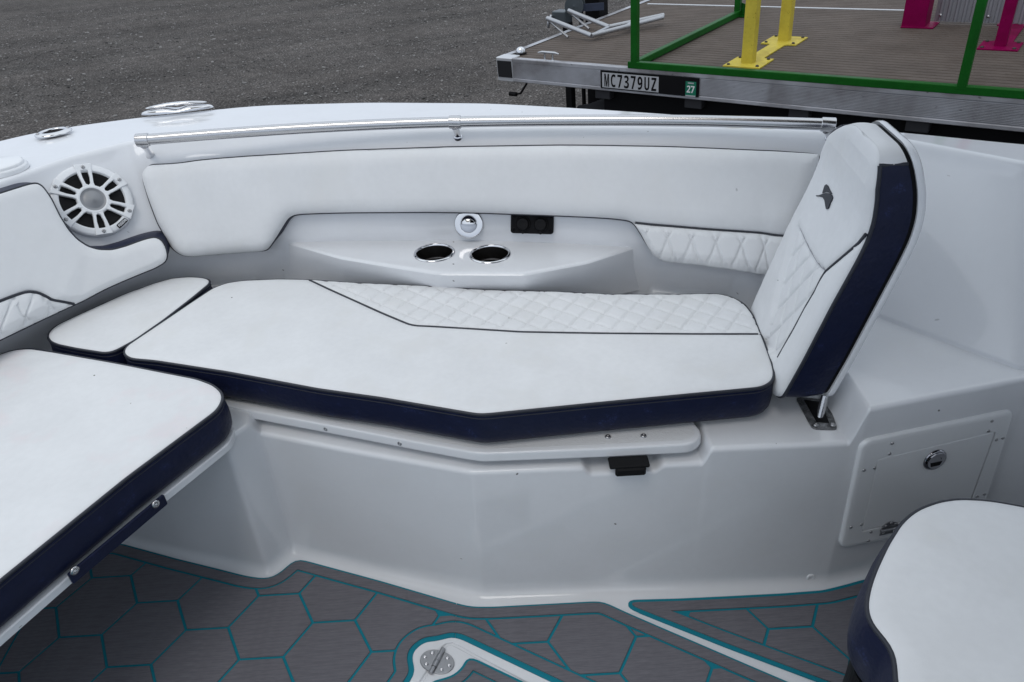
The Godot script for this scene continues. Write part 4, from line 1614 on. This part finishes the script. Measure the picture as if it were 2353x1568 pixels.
	t = thing("bow_bolster", "white padded bolster with navy edge scooped round the speaker", "bolster", V3(Vector2(-1.05, -1.6), 0.80))
	sq = bol_hits(px([-60, 718, 0, 693, 60, 670, 73, 668, 95, 673, 171, 698, 200, 708]), T)
	sq.insert(0, Vector2(0.0, sq[0].y + 0.01))
	qreg = sq.duplicate()
	qreg.append_array(PackedVector2Array([Vector2(sq[sq.size() - 1].x, 1.2), Vector2(0.0, 1.2)]))
	for q in Geometry2D.clip_polygons(bo, qreg):
		part(t, "face_panel", panel(ccw(resample(q, 0.007)), 0.014, 0.020, func(u, v, d): return T - roll(d, 0.020, e) + wrinkle(u + 2.0, v) * minf(1.0, d / 0.03), bm), M.vinyl)
	for q in Geometry2D.intersect_polygons(bo, qreg):
		part(t, "quilted_panel", panel(ccw(resample(q, 0.005)), 0.0026, 0.014, func(u, v, d): return T - roll(d, 0.016, e) + quilt_h(u, v, 0.060, 0.095, 0.0, 0.0045, 0.0020) * minf(1.0, d / 0.005), bm), M.vinyl)
	part(t, "side_band", band(bo, T - e, -0.004, 0.002, bm, 0.0), M.navy)
	part(t, "piping", pipe(bo, T - e, 0.0026, bm), M.piping)
	si = PackedVector2Array()
	for q in smooth(resample(sq, 0.01, false), 6, false):
		if Geometry2D.is_point_in_polygon(q, bo): si.append(q)
	part(t, "piping", pipe(si, T - 0.005, 0.0034, bm, false), M.piping)
	level_out = false
	build_backrest()
	# ---- cushion on the console seat
	D = 0.83
	o = PackedVector2Array()
	for q in px([2062, 1580, 2059, 1530, 2056, 1500, 2045, 1480, 2020, 1453, 2003, 1432, 1994, 1408, 1993, 1385, 2000, 1350, 2013, 1312, 2040, 1254, 2071, 1204, 2093, 1183, 2116, 1168, 2161, 1152, 2207, 1146, 2274, 1150, 2353, 1164, 2420, 1180]): o.append(hx(q, D))
	o.append_array(PackedVector2Array([Vector2(1.20, -0.66), Vector2(1.20, -0.06), Vector2(0.60, -0.06), Vector2(0.46, -0.20), Vector2(0.42, -0.36)]))
	o = ccw(smooth(resample(o, 0.008), 3))
	t = seat_cushion("console_cushion", "white contoured cushion with thick navy edge on the dark console seat", o, D, 0.115, M.vinyl, 0.012)
	part(t, "top_panel", panel(o, 0.018, 0.030, func(u, v, d): return -roll(d, 0.030, 0.010) + wrinkle(u + 7.0, v) * minf(1.0, d / 0.02) + 0.006, drops(D)), M.vinyl)

	var sb := MB.new()
	prism(sb, inset(o, 0.004), CY - 1.33, CY - D - 0.116, 0.0)
	part(boat, "console_seat_base", sb.build(false), M.black)

# ---------------------------------------------------------------- hinged backrest
func tab(t: Array, v: float) -> float:
	if v <= t[0][0]: return t[0][1]
	for i in t.size() - 1:
		if v <= t[i + 1][0]:
			var f: float = (v - t[i][0]) / (t[i + 1][0] - t[i][0])
			return lerpf(t[i][1], t[i + 1][1], f)
	return t[t.size() - 1][1]
func xb(v: float) -> float:
	var r := 0.0
	for k in range(-2, 3): r += tab([[0.36, 0.606], [0.41, 0.628], [0.45, 0.647], [0.50, 0.662], [0.54, 0.666], [0.58, 0.661], [0.90, 0.584]], v + k * 0.012)
	return r / 5.0
func bt(v: float) -> float:
	return tab([[0.37, 0.020], [0.40, 0.034], [0.43, 0.052], [0.47, 0.066], [0.51, 0.071], [0.575, 0.076], [0.68, 0.083], [0.92, 0.090]], v) / 0.08
func back_map(z: float, v: float, h: float) -> Vector3:
	return Vector3(xb(v) - h * (bt(v) if h > 0.0 else 1.0) - 0.12 * (z + 1.105), CY - v, z)
func back_hits(a: PackedVector2Array, h := 0.08) -> PackedVector2Array:
	var o := PackedVector2Array()
	for q in a:
		var c := hitf(q, func(w: Vector3) -> float: return back_map(w.z, CY - w.y, h).x - w.x, 1.0, 2.0)
		o.append(Vector2(c.z, CY - c.y))
	return o
func build_backrest():
	var t := thing("backrest", "upright white backrest with navy side, ray emblem and quilted middle", "backrest", Vector3(0.60, CY - 0.95, -1.12))
	var bm: Callable = back_map
	var o := PackedVector2Array([Vector2(-1.112, 0.885), Vector2(-1.106, 0.80), Vector2(-1.104, 0.60), Vector2(-1.103, 0.48), Vector2(-1.106, 0.430), Vector2(-1.116, 0.414), Vector2(-1.135, 0.408), Vector2(-1.25, 0.410), Vector2(-1.29, 0.422), Vector2(-1.33, 0.440), Vector2(-1.375, 0.466), Vector2(-1.405, 0.50), Vector2(-1.42, 0.55), Vector2(-1.427, 0.65), Vector2(-1.43, 0.80), Vector2(-1.425, 0.885), Vector2(-1.40, 0.905), Vector2(-1.27, 0.912), Vector2(-1.14, 0.905)])
	o = ccw(smooth(resample(o, 0.006), 4))
	var T := 0.08
	var e := 0.010
	var head := back_hits(px([1833, 525, 1843, 548, 1855, 574, 1870, 600, 1883, 616, 1893, 623, 1935, 588, 1967, 560, 1984, 538]))
	var right := back_hits(px([1984, 539, 1967, 560, 1935, 588, 1893, 624, 1883, 640, 1869, 669, 1847, 706, 1822, 753, 1800, 792, 1783, 822]))
	var left := back_hits(px([1833, 525, 1812, 592, 1793, 658, 1774, 730, 1757, 777, 1754, 790]))
	var vee := back_hits(px([1833, 525, 1843, 548, 1855, 574, 1870, 600, 1883, 616, 1893, 623]))
	var q := left.duplicate()
	q.reverse()
	q.append_array(vee)
	for i in range(4, right.size()): q.append(right[i])
	var edge_l := left
	part(t, "front_panel", panel(o, 0.0032, 0.020, func(u, v, d):
		var p := Vector2(u, v)
		var h := T - roll(d, 0.020, e)
		var dv := seg_dist(p, vee)
		var dr := seg_dist(p, right)
		var dl := seg_dist(p, edge_l)
		h -= 0.005 * exp(-pow(minf(dv, minf(dr, dl)) / 0.006, 2.0)) * minf(1.0, d / 0.01)
		if Geometry2D.is_point_in_polygon(p, q):
			h -= 0.004 * minf(1.0, minf(dl, dr) / 0.012)
			h += quilt_h(u, v, 0.052, 0.090, 0.0, 0.0048, 0.0020)
		else:
			h += 0.003 * minf(1.0, minf(dv, minf(dl, dr)) / 0.02) * minf(1.0, d / 0.02)
		return h + wrinkle(u, v) * 0.6 * minf(1.0, d / 0.02), bm), M.vinyl)
	# side band: navy along the sides and foot, white over the crown
	var nr := normals2(o)
	for pass_ in 2:
		var rows := []
		for k in 9:
			var f := k / 8.0
			var row := PackedVector3Array()
			for i in o.size():
				var p := o[i] - nr[i] * (0.003 * sin(PI * clampf(f, 0.02, 0.98)))
				row.append(back_map(p.x, p.y, lerpf(T - e, 0.0, f)))
			rows.append(row)
		var mb := MB.new()
		mb.grid(rows, true, false)
		var keep := PackedInt32Array()
		for i in range(0, mb.x.size(), 3):
			var m := mb.x[i] % o.size()
			var crown: bool = o[m].y < 0.428
			if crown == (pass_ == 1):
				for k in 3: keep.append(mb.x[i + k])
		mb.x = keep
		part(t, "side_band" if pass_ == 0 else "crown_band", mb.build(), M.navy if pass_ == 0 else M.vinyl)
	var side := PackedVector2Array()
	var k0 := -1
	for i in o.size():
		var j := (i + 1) % o.size()
		if o[i].y < 0.428 and o[j].y >= 0.428: k0 = j
	for i in o.size():
		var p := o[(k0 + i) % o.size()]
		if p.y < 0.428: break
		side.append(p)
	part(t, "piping", pipe(side, T - e - 0.002, 0.0036, bm, false), M.piping)
	for en in [side[0], side[side.size() - 1]]:
		var tp := []
		for k in 8: tp.append(back_map(en.x, en.y, lerpf(T - e, 0.0, k / 7.0)))
		var tm := MB.new()
		tube(tm, tp, 0.0032, 8)
		part(t, "piping", tm.build(), M.piping)
	part(t, "seam", pipe(side, T - e - 0.014, 0.0013, bm, false, 5), M.piping)
	part(t, "seam", pipe(vee, T - 0.0055, 0.0012, bm, false, 5), M.stitch)
	part(t, "piping", pipe(resample(right, 0.01, false), T - 0.0045, 0.0030, bm, false), M.piping)
	# dark gap and white back board
	part(t, "trim_strip", band(inset(o, 0.002), 0.001, -0.008, 0.0, bm, 0.0), M.black)
	var bo := inset(o, -0.003)
	part(t, "back_board_edge", band(bo, -0.0075, -0.022, 0.002, bm, 0.004), M.gel)
	for h in [-0.0076, -0.0215]:
		part(t, "back_board", panel(inset(bo, 0.0005 if h > -0.01 else 0.0045), 0.03, 0.01, func(_u, _v, _d): return h, bm), M.gel)
	# emblem
	for em in [[435, 725, 445, 690, 455, 656, 470, 644, 485, 658, 500, 690, 520, 733, 495, 718, 470, 713], [378, 742, 410, 742, 435, 730, 465, 722, 500, 726, 522, 746, 527, 765, 518, 790, 500, 820, 488, 860, 475, 868, 468, 860, 462, 820, 455, 785, 440, 762, 415, 752, 385, 752]]:
		var ep := PackedVector2Array()
		for c in px(em): ep.append(c * 0.25645 + Vector2(1780.8, 258.5))
		var eu := back_hits(ep, 0.083)
		eu = ccw(resample(eu, 0.003))
		var rows := MB.new()
		var tr := Geometry2D.triangulate_polygon(eu)
		for c in eu: rows.p(back_map(c.x, c.y, 0.0858))
		for i in range(0, tr.size(), 3): rows.t(tr[i], tr[i + 1], tr[i + 2])
		var base := rows.v.size()
		for c in eu: rows.p(back_map(c.x, c.y, 0.080))
		for i in eu.size():
			var j := (i + 1) % eu.size()
			rows.q(i, j, base + j, base + i)
		part(t, "emblem", rows.build(false), M.piping)
	# post into the deck socket
	var mb := MB.new()
	tube(mb, [Vector3(0.612, CY - 0.88, -1.150), hy(Vector2(1884, 962), 0.951)], 0.0075, 12)
	part(t, "post", mb.build(), M.steel)

# ---------------------------------------------------------------- pontoon boat and its trailer behind
var pon: Node3D
func plc(u: float, y: float, v: float) -> Vector3:
	return Vector3(u, y, -v)
func build_pontoon():
	var Q := bs * bsp.inverse()
	var X := Vector3(0.7655, 0, 0.6446).normalized()
	var Z := X.cross(Vector3.UP)
	var xf := Transform3D(Q * Basis(X, Vector3.UP, Z), CAM + Q * Vector3(0.0908, -1.02, -4.7717))
	pon = thing("pontoon_boat", "pontoon boat with brown ribbed deck, fluted aluminium fascia and green railing", "boat")
	pon.transform = xf
	var U := 5.2
	var W := 2.55
	# deck boards: ribbed sheet with real grooves running along the boat
	var mb := MB.new()
	var prof := []
	var v := 0.035
	while v < W:
		for w in [[0.0, 0.0], [0.0425, 0.0], [0.0440, -0.006], [0.0490, -0.006], [0.0505, 0.0]]: prof.append(Vector2(v + w[0], w[1]))
		v += 0.0505
	var r0 := PackedVector3Array()
	var r1 := PackedVector3Array()
	for q in prof:
		r0.append(plc(0.035, q.y, q.x))
		r1.append(plc(U, q.y, q.x))
	mb.grid([r0, r1], false, false, true)
	local_part(pon, "deck", mb.build(false), M.deck)
	mb = MB.new()
	box(mb, plc(U / 2, -0.03, W / 2), Vector3(U - 0.02, 0.04, W - 0.04), 0.002)
	local_part(pon, "deck_frame", mb.build(false), M.tube)
	# fascia extrusion with flutes
	mb = MB.new()
	prof = [Vector2(0.036, 0.004), Vector2(0.0, 0.006), Vector2(-0.004, 0.002), Vector2(-0.004, -0.016), Vector2(0.0, -0.018)]
	for k in 13:
		var y := -0.022 - k * 0.0066
		prof.append_array([Vector2(0.0, y), Vector2(-0.0028, y - 0.0015), Vector2(-0.0028, y - 0.0040), Vector2(0.0, y - 0.0055)])
	prof.append_array([Vector2(0.0, -0.110), Vector2(-0.006, -0.114), Vector2(-0.006, -0.128), Vector2(0.0, -0.132), Vector2(0.03, -0.132)])
	for side in 2:
		r0 = PackedVector3Array()
		r1 = PackedVector3Array()
		for q in prof:
			if side == 0:
				r0.append(plc(0.115, q.y, q.x))
				r1.append(plc(U, q.y, q.x))
			else:
				r0.append(plc(q.x, q.y, W))
				r1.append(plc(q.x, q.y, 0.0))
		mb = MB.new()
		mb.grid([r0, r1], false, false, false)
		local_part(pon, "fascia", mb.build(false), M.fascia)
	mb = MB.new()
	box(mb, plc(0.055, -0.064, 0.04), Vector3(0.122, 0.142, 0.09), 0.004)
	local_part(pon, "corner_cap", mb.build(false), M.trim)
	mb = MB.new()
	box(mb, plc(0.057, -0.060, -0.006), Vector3(0.108, 0.098, 0.008), 0.002)
	local_part(pon, "corner_bumper", mb.build(false), M.tube)
	mb = MB.new()
	box(mb, plc(1.05, 0.002, 1.765), Vector3(1.92, 0.006, 0.024), 0.001)
	local_part(pon, "deck_joint_strip", mb.build(false), M.trim)
	# registration plate
	mb = MB.new()
	box(mb, plc(1.042, -0.067, -0.008), Vector3(0.596, 0.098, 0.006), 0.001)
	var pl := local_part(pon, "registration_plate", mb.build(false), M.black)
	mb = MB.new()
	box(mb, plc(0.932, -0.069, -0.0115), Vector3(0.352, 0.082, 0.002), 0.0004)
	local_part(pl, "letter_strip", mb.build(false), M.plate_white)
	var chars := "MC7379UZ"
	for i in chars.length():
		var tm := TextMesh.new()
		tm.text = chars[i]
		tm.font = font(true)
		tm.font_size = 64
		tm.pixel_size = 0.001
		tm.depth = 0.001
		tm.curve_step = 2.0
		var t := local_part(pl, "letter", tm, M.black)
		t.position = plc(0.786 + i * 0.0420, -0.069, -0.013)
		fit_text(t, 0.030, 0.070)
	mb = MB.new()
	box(mb, plc(1.295, -0.077, -0.0115), Vector3(0.060, 0.078, 0.0018), 0.0004)
	var sk := local_part(pl, "date_sticker", mb.build(false), M.sticker)
	var tn := TextMesh.new()
	tn.text = "27"
	tn.font = font(true)
	tn.font_size = 64
	tn.pixel_size = 0.001
	tn.depth = 0.001
	var n27 := local_part(pl, "sticker_number", tn, M.white)
	n27.position = plc(1.295, -0.077, -0.0127)
	fit_text(n27, 0.044, 0.036)
	mb = MB.new()
	box(mb, plc(1.295, -0.112, -0.0126), Vector3(0.056, 0.007, 0.001), 0.0002)
	box(mb, plc(1.295, -0.046, -0.0126), Vector3(0.034, 0.006, 0.001), 0.0002)
	local_part(pl, "sticker_bar", mb.build(false), M.plate_white)
	# green railing
	var g := Node3D.new()
	g.name = "railing"
	pon.add_child(g)
	var s := 0.036
	mb = MB.new()
	box(mb, plc(0.95 + (U - 0.95) / 2 - s / 2, 0.020, 0.012), Vector3(U - 0.95 + s, s, s), 0.003)
	local_part(g, "bottom_rail", mb.build(false), M.green)
	mb = MB.new()
	box(mb, plc(0.953, 0.024, 0.86), Vector3(s, s, 1.66), 0.003)
	local_part(g, "bottom_rail", mb.build(false), M.green)
	for q in [[0.951, 0.012], [0.945, 1.42], [2.535, 0.012], [0.945, 1.66], [4.1, 0.012]]:
		mb = MB.new()
		box(mb, plc(q[0], 0.385 + 0.02, q[1]), Vector3(s + 0.001, 0.77, s + 0.001), 0.003)
		local_part(g, "post", mb.build(false), M.green)
	mb = MB.new()
	box(mb, plc(0.95 + (U - 0.95) / 2 - s / 2, 0.79, 0.012), Vector3(U - 0.95 + s, s, s), 0.003)
	local_part(g, "top_rail", mb.build(false), M.green)
	mb = MB.new()
	box(mb, plc(0.953, 0.79, 0.86), Vector3(s, s, 1.66), 0.003)
	local_part(g, "top_rail", mb.build(false), M.green)
	mb = MB.new()
	prism(mb, PackedVector2Array([Vector2(0.0, 0.0), Vector2(0.11, 0.0), Vector2(0.075, 0.02), Vector2(0.03, 0.075), Vector2(0.0, 0.085)]), -0.004, 0.004, 0.001, Transform3D(Basis(Vector3.RIGHT, Vector3(0, 0, -1), Vector3.UP), plc(0.97, 0.004, 1.42)))
	box(mb, plc(1.01, 0.006, 1.42), Vector3(0.10, 0.006, 0.05), 0.001)
	local_part(g, "gusset", mb.build(false), M.green)
	# yellow and pink posts on bolted foot plates
	for w in [["yellow_post", M.yellow, 1.487, 0.27, 0.80, 0.060, 0.10], ["pink_post", M.pink, 2.548, 0.915, 1.50, 0.052, 0.09]]:
		var pg := Node3D.new()
		pg.name = w[0]
		pon.add_child(pg)
		var cu: float = w[2]
		var v0: float = w[3]
		var v1: float = w[4]
		var hw: float = w[6]
		mb = MB.new()
		var nk := 0.042
		prism(mb, PackedVector2Array([Vector2(cu - hw, -(v0 - hw)), Vector2(cu + hw, -(v0 - hw)), Vector2(cu + hw, -(v0 + hw)), Vector2(cu + nk + 0.012, -(v0 + hw)), Vector2(cu + nk, -(v0 + hw + 0.015)), Vector2(cu + nk, -(v1 - hw - 0.015)), Vector2(cu + nk + 0.012, -(v1 - hw)), Vector2(cu + hw, -(v1 - hw)), Vector2(cu + hw, -(v1 + hw)), Vector2(cu - hw, -(v1 + hw)), Vector2(cu - hw, -(v1 - hw)), Vector2(cu - nk - 0.012, -(v1 - hw)), Vector2(cu - nk, -(v1 - hw - 0.015)), Vector2(cu - nk, -(v0 + hw + 0.015)), Vector2(cu - nk - 0.012, -(v0 + hw)), Vector2(cu - hw, -(v0 + hw))]), 0.001, 0.008, 0.001)
		local_part(pg, "foot_plate", mb.build(false), w[1])
		for vv in [v0, v1]:
			mb = MB.new()
			box(mb, plc(cu, 0.55, vv), Vector3(w[5], 1.10, w[5]), 0.004)
			local_part(pg, "post", mb.build(false), w[1])
			for sx in [-1, 1]:
				for sz in [-1, 1]:
					mb = MB.new()
					lathe(mb, [Vector2(0.009, 0.007), Vector2(0.009, 0.013), Vector2(0.006, 0.016), Vector2(0.0001, 0.016)], 6, Transform3D(Basis.IDENTITY, plc(cu + sx * hw * 0.78, 0, vv + sz * hw * 0.78)))
					local_part(pg, "bolt", mb.build(false), M.bolt)
	var pc := Node3D.new()
	pc.name = "pink_column"
	pon.add_child(pc)
	mb = MB.new()
	box(mb, plc(2.056, 0.60, 1.345), Vector3(0.124, 1.20, 0.14), 0.004)
	local_part(pc, "column", mb.build(false), M.pink)
	mb = MB.new()
	box(mb, plc(2.080, 0.005, 1.345), Vector3(0.172, 0.008, 0.165), 0.001)
	local_part(pc, "foot_plate", mb.build(false), M.pink)
	# corrugated panel
	mb = MB.new()
	r0 = PackedVector3Array()
	r1 = PackedVector3Array()
	var u := 2.135
	while u < U:
		for w in [[0.0, 0.0], [0.018, 0.0], [0.024, 0.012], [0.034, 0.012]]:
			r0.append(plc(u + w[0], 0.012, 1.425 - w[1]))
			r1.append(plc(u + w[0], 1.25, 1.425 - w[1]))
		u += 0.040
	mb.grid([r0, r1], false, false, false)
	local_part(pon, "corrugated_panel", mb.build(false), M.corr)
	for uu in [2.165, 2.405]:
		mb = MB.new()
		lathe(mb, [Vector2(0.009, 0.0), Vector2(0.009, 0.004), Vector2(0.004, 0.008), Vector2(0.0001, 0.008)], 10, frame(plc(uu, 0.048, 1.41), Vector3(0, 0, 1), Vector3.RIGHT))
		local_part(pon, "panel_screw", mb.build(), M.dull_steel)
	# cleat and navigation light
	var cl := Node3D.new()
	cl.name = "cleat"
	pon.add_child(cl)
	mb = MB.new()
	tube(mb, [plc(0.30, 0.045, 0.018), plc(0.33, 0.050, 0.018), plc(0.42, 0.050, 0.018), plc(0.45, 0.045, 0.018)], [0.004, 0.0075, 0.0075, 0.004], 10)
	local_part(cl, "horn", mb.build(), M.steel)
	for uu in [0.347, 0.403]:
		mb = MB.new()
		tube(mb, [plc(uu, 0.004, 0.018), plc(uu, 0.012, 0.018), plc(uu, 0.048, 0.018)], [0.012, 0.006, 0.006], 10)
		local_part(cl, "leg", mb.build(), M.steel)
	var nl := Node3D.new()
	nl.name = "bow_light"
	pon.add_child(nl)
	mb = MB.new()
	lathe(mb, [Vector2(0.036, 0.0), Vector2(0.036, 0.006), Vector2(0.030, 0.009), Vector2(0.0001, 0.009)], 20, Transform3D(Basis.IDENTITY, plc(0.092, 0.004, 0.125)))
	local_part(nl, "foot", mb.build(), M.black)
	mb = MB.new()
	lathe(mb, [Vector2(0.030, 0.0), Vector2(0.029, 0.014), Vector2(0.022, 0.026), Vector2(0.010, 0.032), Vector2(0.0001, 0.033)], 20, Transform3D(Basis.IDENTITY, plc(0.092, 0.012, 0.125)))
	local_part(nl, "hood", mb.build(), M.chrome)
	# folded boarding ladder lying on the bow
	var ld := Node3D.new()
	ld.name = "boarding_ladder"
	pon.add_child(ld)
	var n0 := [plc(-0.03, 0.115, 0.60), plc(0.345, 0.035, 0.545), plc(0.58, 0.055, 1.06)]
	var n1 := [plc(-0.03, 0.115, 0.86), plc(0.322, 0.035, 0.80), plc(0.555, 0.055, 1.12)]
	for rl in [n0, n1]:
		for k in 2:
			mb = MB.new()
			tube(mb, [rl[k], rl[k + 1]], 0.015, 12)
			local_part(ld, "rail", mb.build(), M.ladder)
		mb = MB.new()
		tube(mb, [rl[0] + Vector3(0, -0.005, 0), plc(-rl[0].x * 0.0 + 0.15, 0.012, -rl[0].z - 0.03)], 0.008, 8)
		local_part(ld, "strut", mb.build(), M.dull_steel)
	for f in [[1, 0.0], [1, 0.45], [1, 0.95]]:
		mb = MB.new()
		tube(mb, [n0[1].lerp(n0[2], f[1]), n1[1].lerp(n1[2], f[1])], 0.011, 10)
		local_part(ld, "rung", mb.build(), M.ladder)
	# pontoon logs under the deck and crossmember ends
	for vv in [0.38, 2.15]:
		mb = MB.new()
		var p := []
		var rr := []
		for k in 9:
			var f := k / 8.0
			p.append(plc(0.35 - 0.02 + f * 0.6, -0.48 + 0.10 * (1.0 - sin(f * PI / 2)), vv))
			rr.append(maxf(0.02, 0.30 * sin(f * PI / 2)))
		p.append(plc(U, -0.48, vv))
		rr.append(0.30)
		tube(mb, p, rr, 28)
		local_part(pon, "pontoon_log", mb.build(), M.tube)
	for uu in [0.72, 1.285, 1.85, 2.39, 2.95, 3.5, 4.1]:
		mb = MB.new()
		box(mb, plc(uu, -0.165, 1.27), Vector3(0.10, 0.06, 2.45), 0.004)
		local_part(pon, "crossmember", mb.build(false), M.crossbar)
	# dark skirt plate hanging behind the fascia
	mb = MB.new()
	box(mb, plc(U / 2 + 0.25, -0.30, 0.10), Vector3(U - 0.9, 0.30, 0.012), 0.003)
	local_part(pon, "splash_skirt", mb.build(false), M.black)
	# trailer with winch stand
	var tr := thing("boat_trailer", "black trailer frame with a hand winch standing at the bow of the pontoon boat", "trailer")
	tr.transform = xf
	mb = MB.new()
	box(mb, plc(-0.115, -0.40, 1.36), Vector3(0.125, 2.2, 0.125), 0.004)
	local_part(tr, "bow_stop_post", mb.build(false), M.black)
	mb = MB.new()
	box(mb, plc(-0.155, -0.40, 1.21), Vector3(0.024, 2.0, 0.024), 0.002)
	local_part(tr, "guide_post", mb.build(false), M.black)
	mb = MB.new()
	box(mb, plc(-0.17, -0.65, 1.05), Vector3(0.055, 1.30, 0.055), 0.003)
	local_part(tr, "winch_stand", mb.build(false), M.black)
	for vv in [0.95, 1.45]:
		mb = MB.new()
		box(mb, plc(2.2, -1.02, vv), Vector3(5.6, 0.12, 0.06), 0.004)
		local_part(tr, "frame_rail", mb.build(false), M.black)
	mb = MB.new()
	box(mb, plc(-0.1, -0.99, 1.2), Vector3(0.9, 0.08, 0.60), 0.004)
	local_part(tr, "tongue", mb.build(false), M.black)
	for w in [[1.6, 0.10], [2.5, 0.10], [1.6, 2.4], [2.5, 2.4]]:
		mb = MB.new()
		var wx := frame(plc(w[0], -1.17, w[1]), Vector3(0, 0, 1), Vector3.RIGHT)
		lathe(mb, [Vector2(0.10, -0.08), Vector2(0.22, -0.09), Vector2(0.26, -0.06), Vector2(0.265, 0.0), Vector2(0.26, 0.06), Vector2(0.22, 0.09), Vector2(0.10, 0.08)], 28, wx)
		local_part(tr, "wheel", mb.build(), M.rubber)
	mb = MB.new()
	tube(mb, [plc(0.20, -0.14, 0.02), plc(0.16, -0.20, 0.0), plc(0.12, -0.205, -0.01)], 0.007, 8)
	tube(mb, [plc(0.135, -0.205, -0.01), plc(0.085, -0.205, -0.012)], 0.014, 10)
	local_part(tr, "jack_handle", mb.build(), M.black)
	var wn := Node3D.new()
	wn.name = "winch"
	tr.add_child(wn)
	mb = MB.new()
	box(mb, plc(-0.215, 0.035, 1.05), Vector3(0.115, 0.085, 0.10), 0.006)
	local_part(wn, "housing", mb.build(false), M.winch)
	mb = MB.new()
	var dx := frame(plc(-0.125, 0.105, 1.09), Vector3(0.35, 0, 1).normalized(), Vector3.RIGHT)
	lathe(mb, [Vector2(0.012, -0.05), Vector2(0.062, -0.05), Vector2(0.062, -0.044), Vector2(0.040, -0.042), Vector2(0.040, 0.030), Vector2(0.068, 0.032), Vector2(0.068, 0.040), Vector2(0.012, 0.042), Vector2(0.0001, 0.044)], 28, dx)
	local_part(wn, "drum", mb.build(false), M.winch)
	mb = MB.new()
	tube(mb, [plc(-0.265, 0.055, 0.99), plc(-0.275, 0.03, 0.97), plc(-0.285, -0.025, 0.97)], 0.010, 8)
	local_part(wn, "crank", mb.build(), M.steel)
	mb = MB.new()
	box(mb, plc(-0.04, 0.085, 1.15), Vector3(0.20, 0.05, 0.006), 0.001, Basis(Vector3.UP, 0.5))
	local_part(wn, "strap", mb.build(false), M.strap)
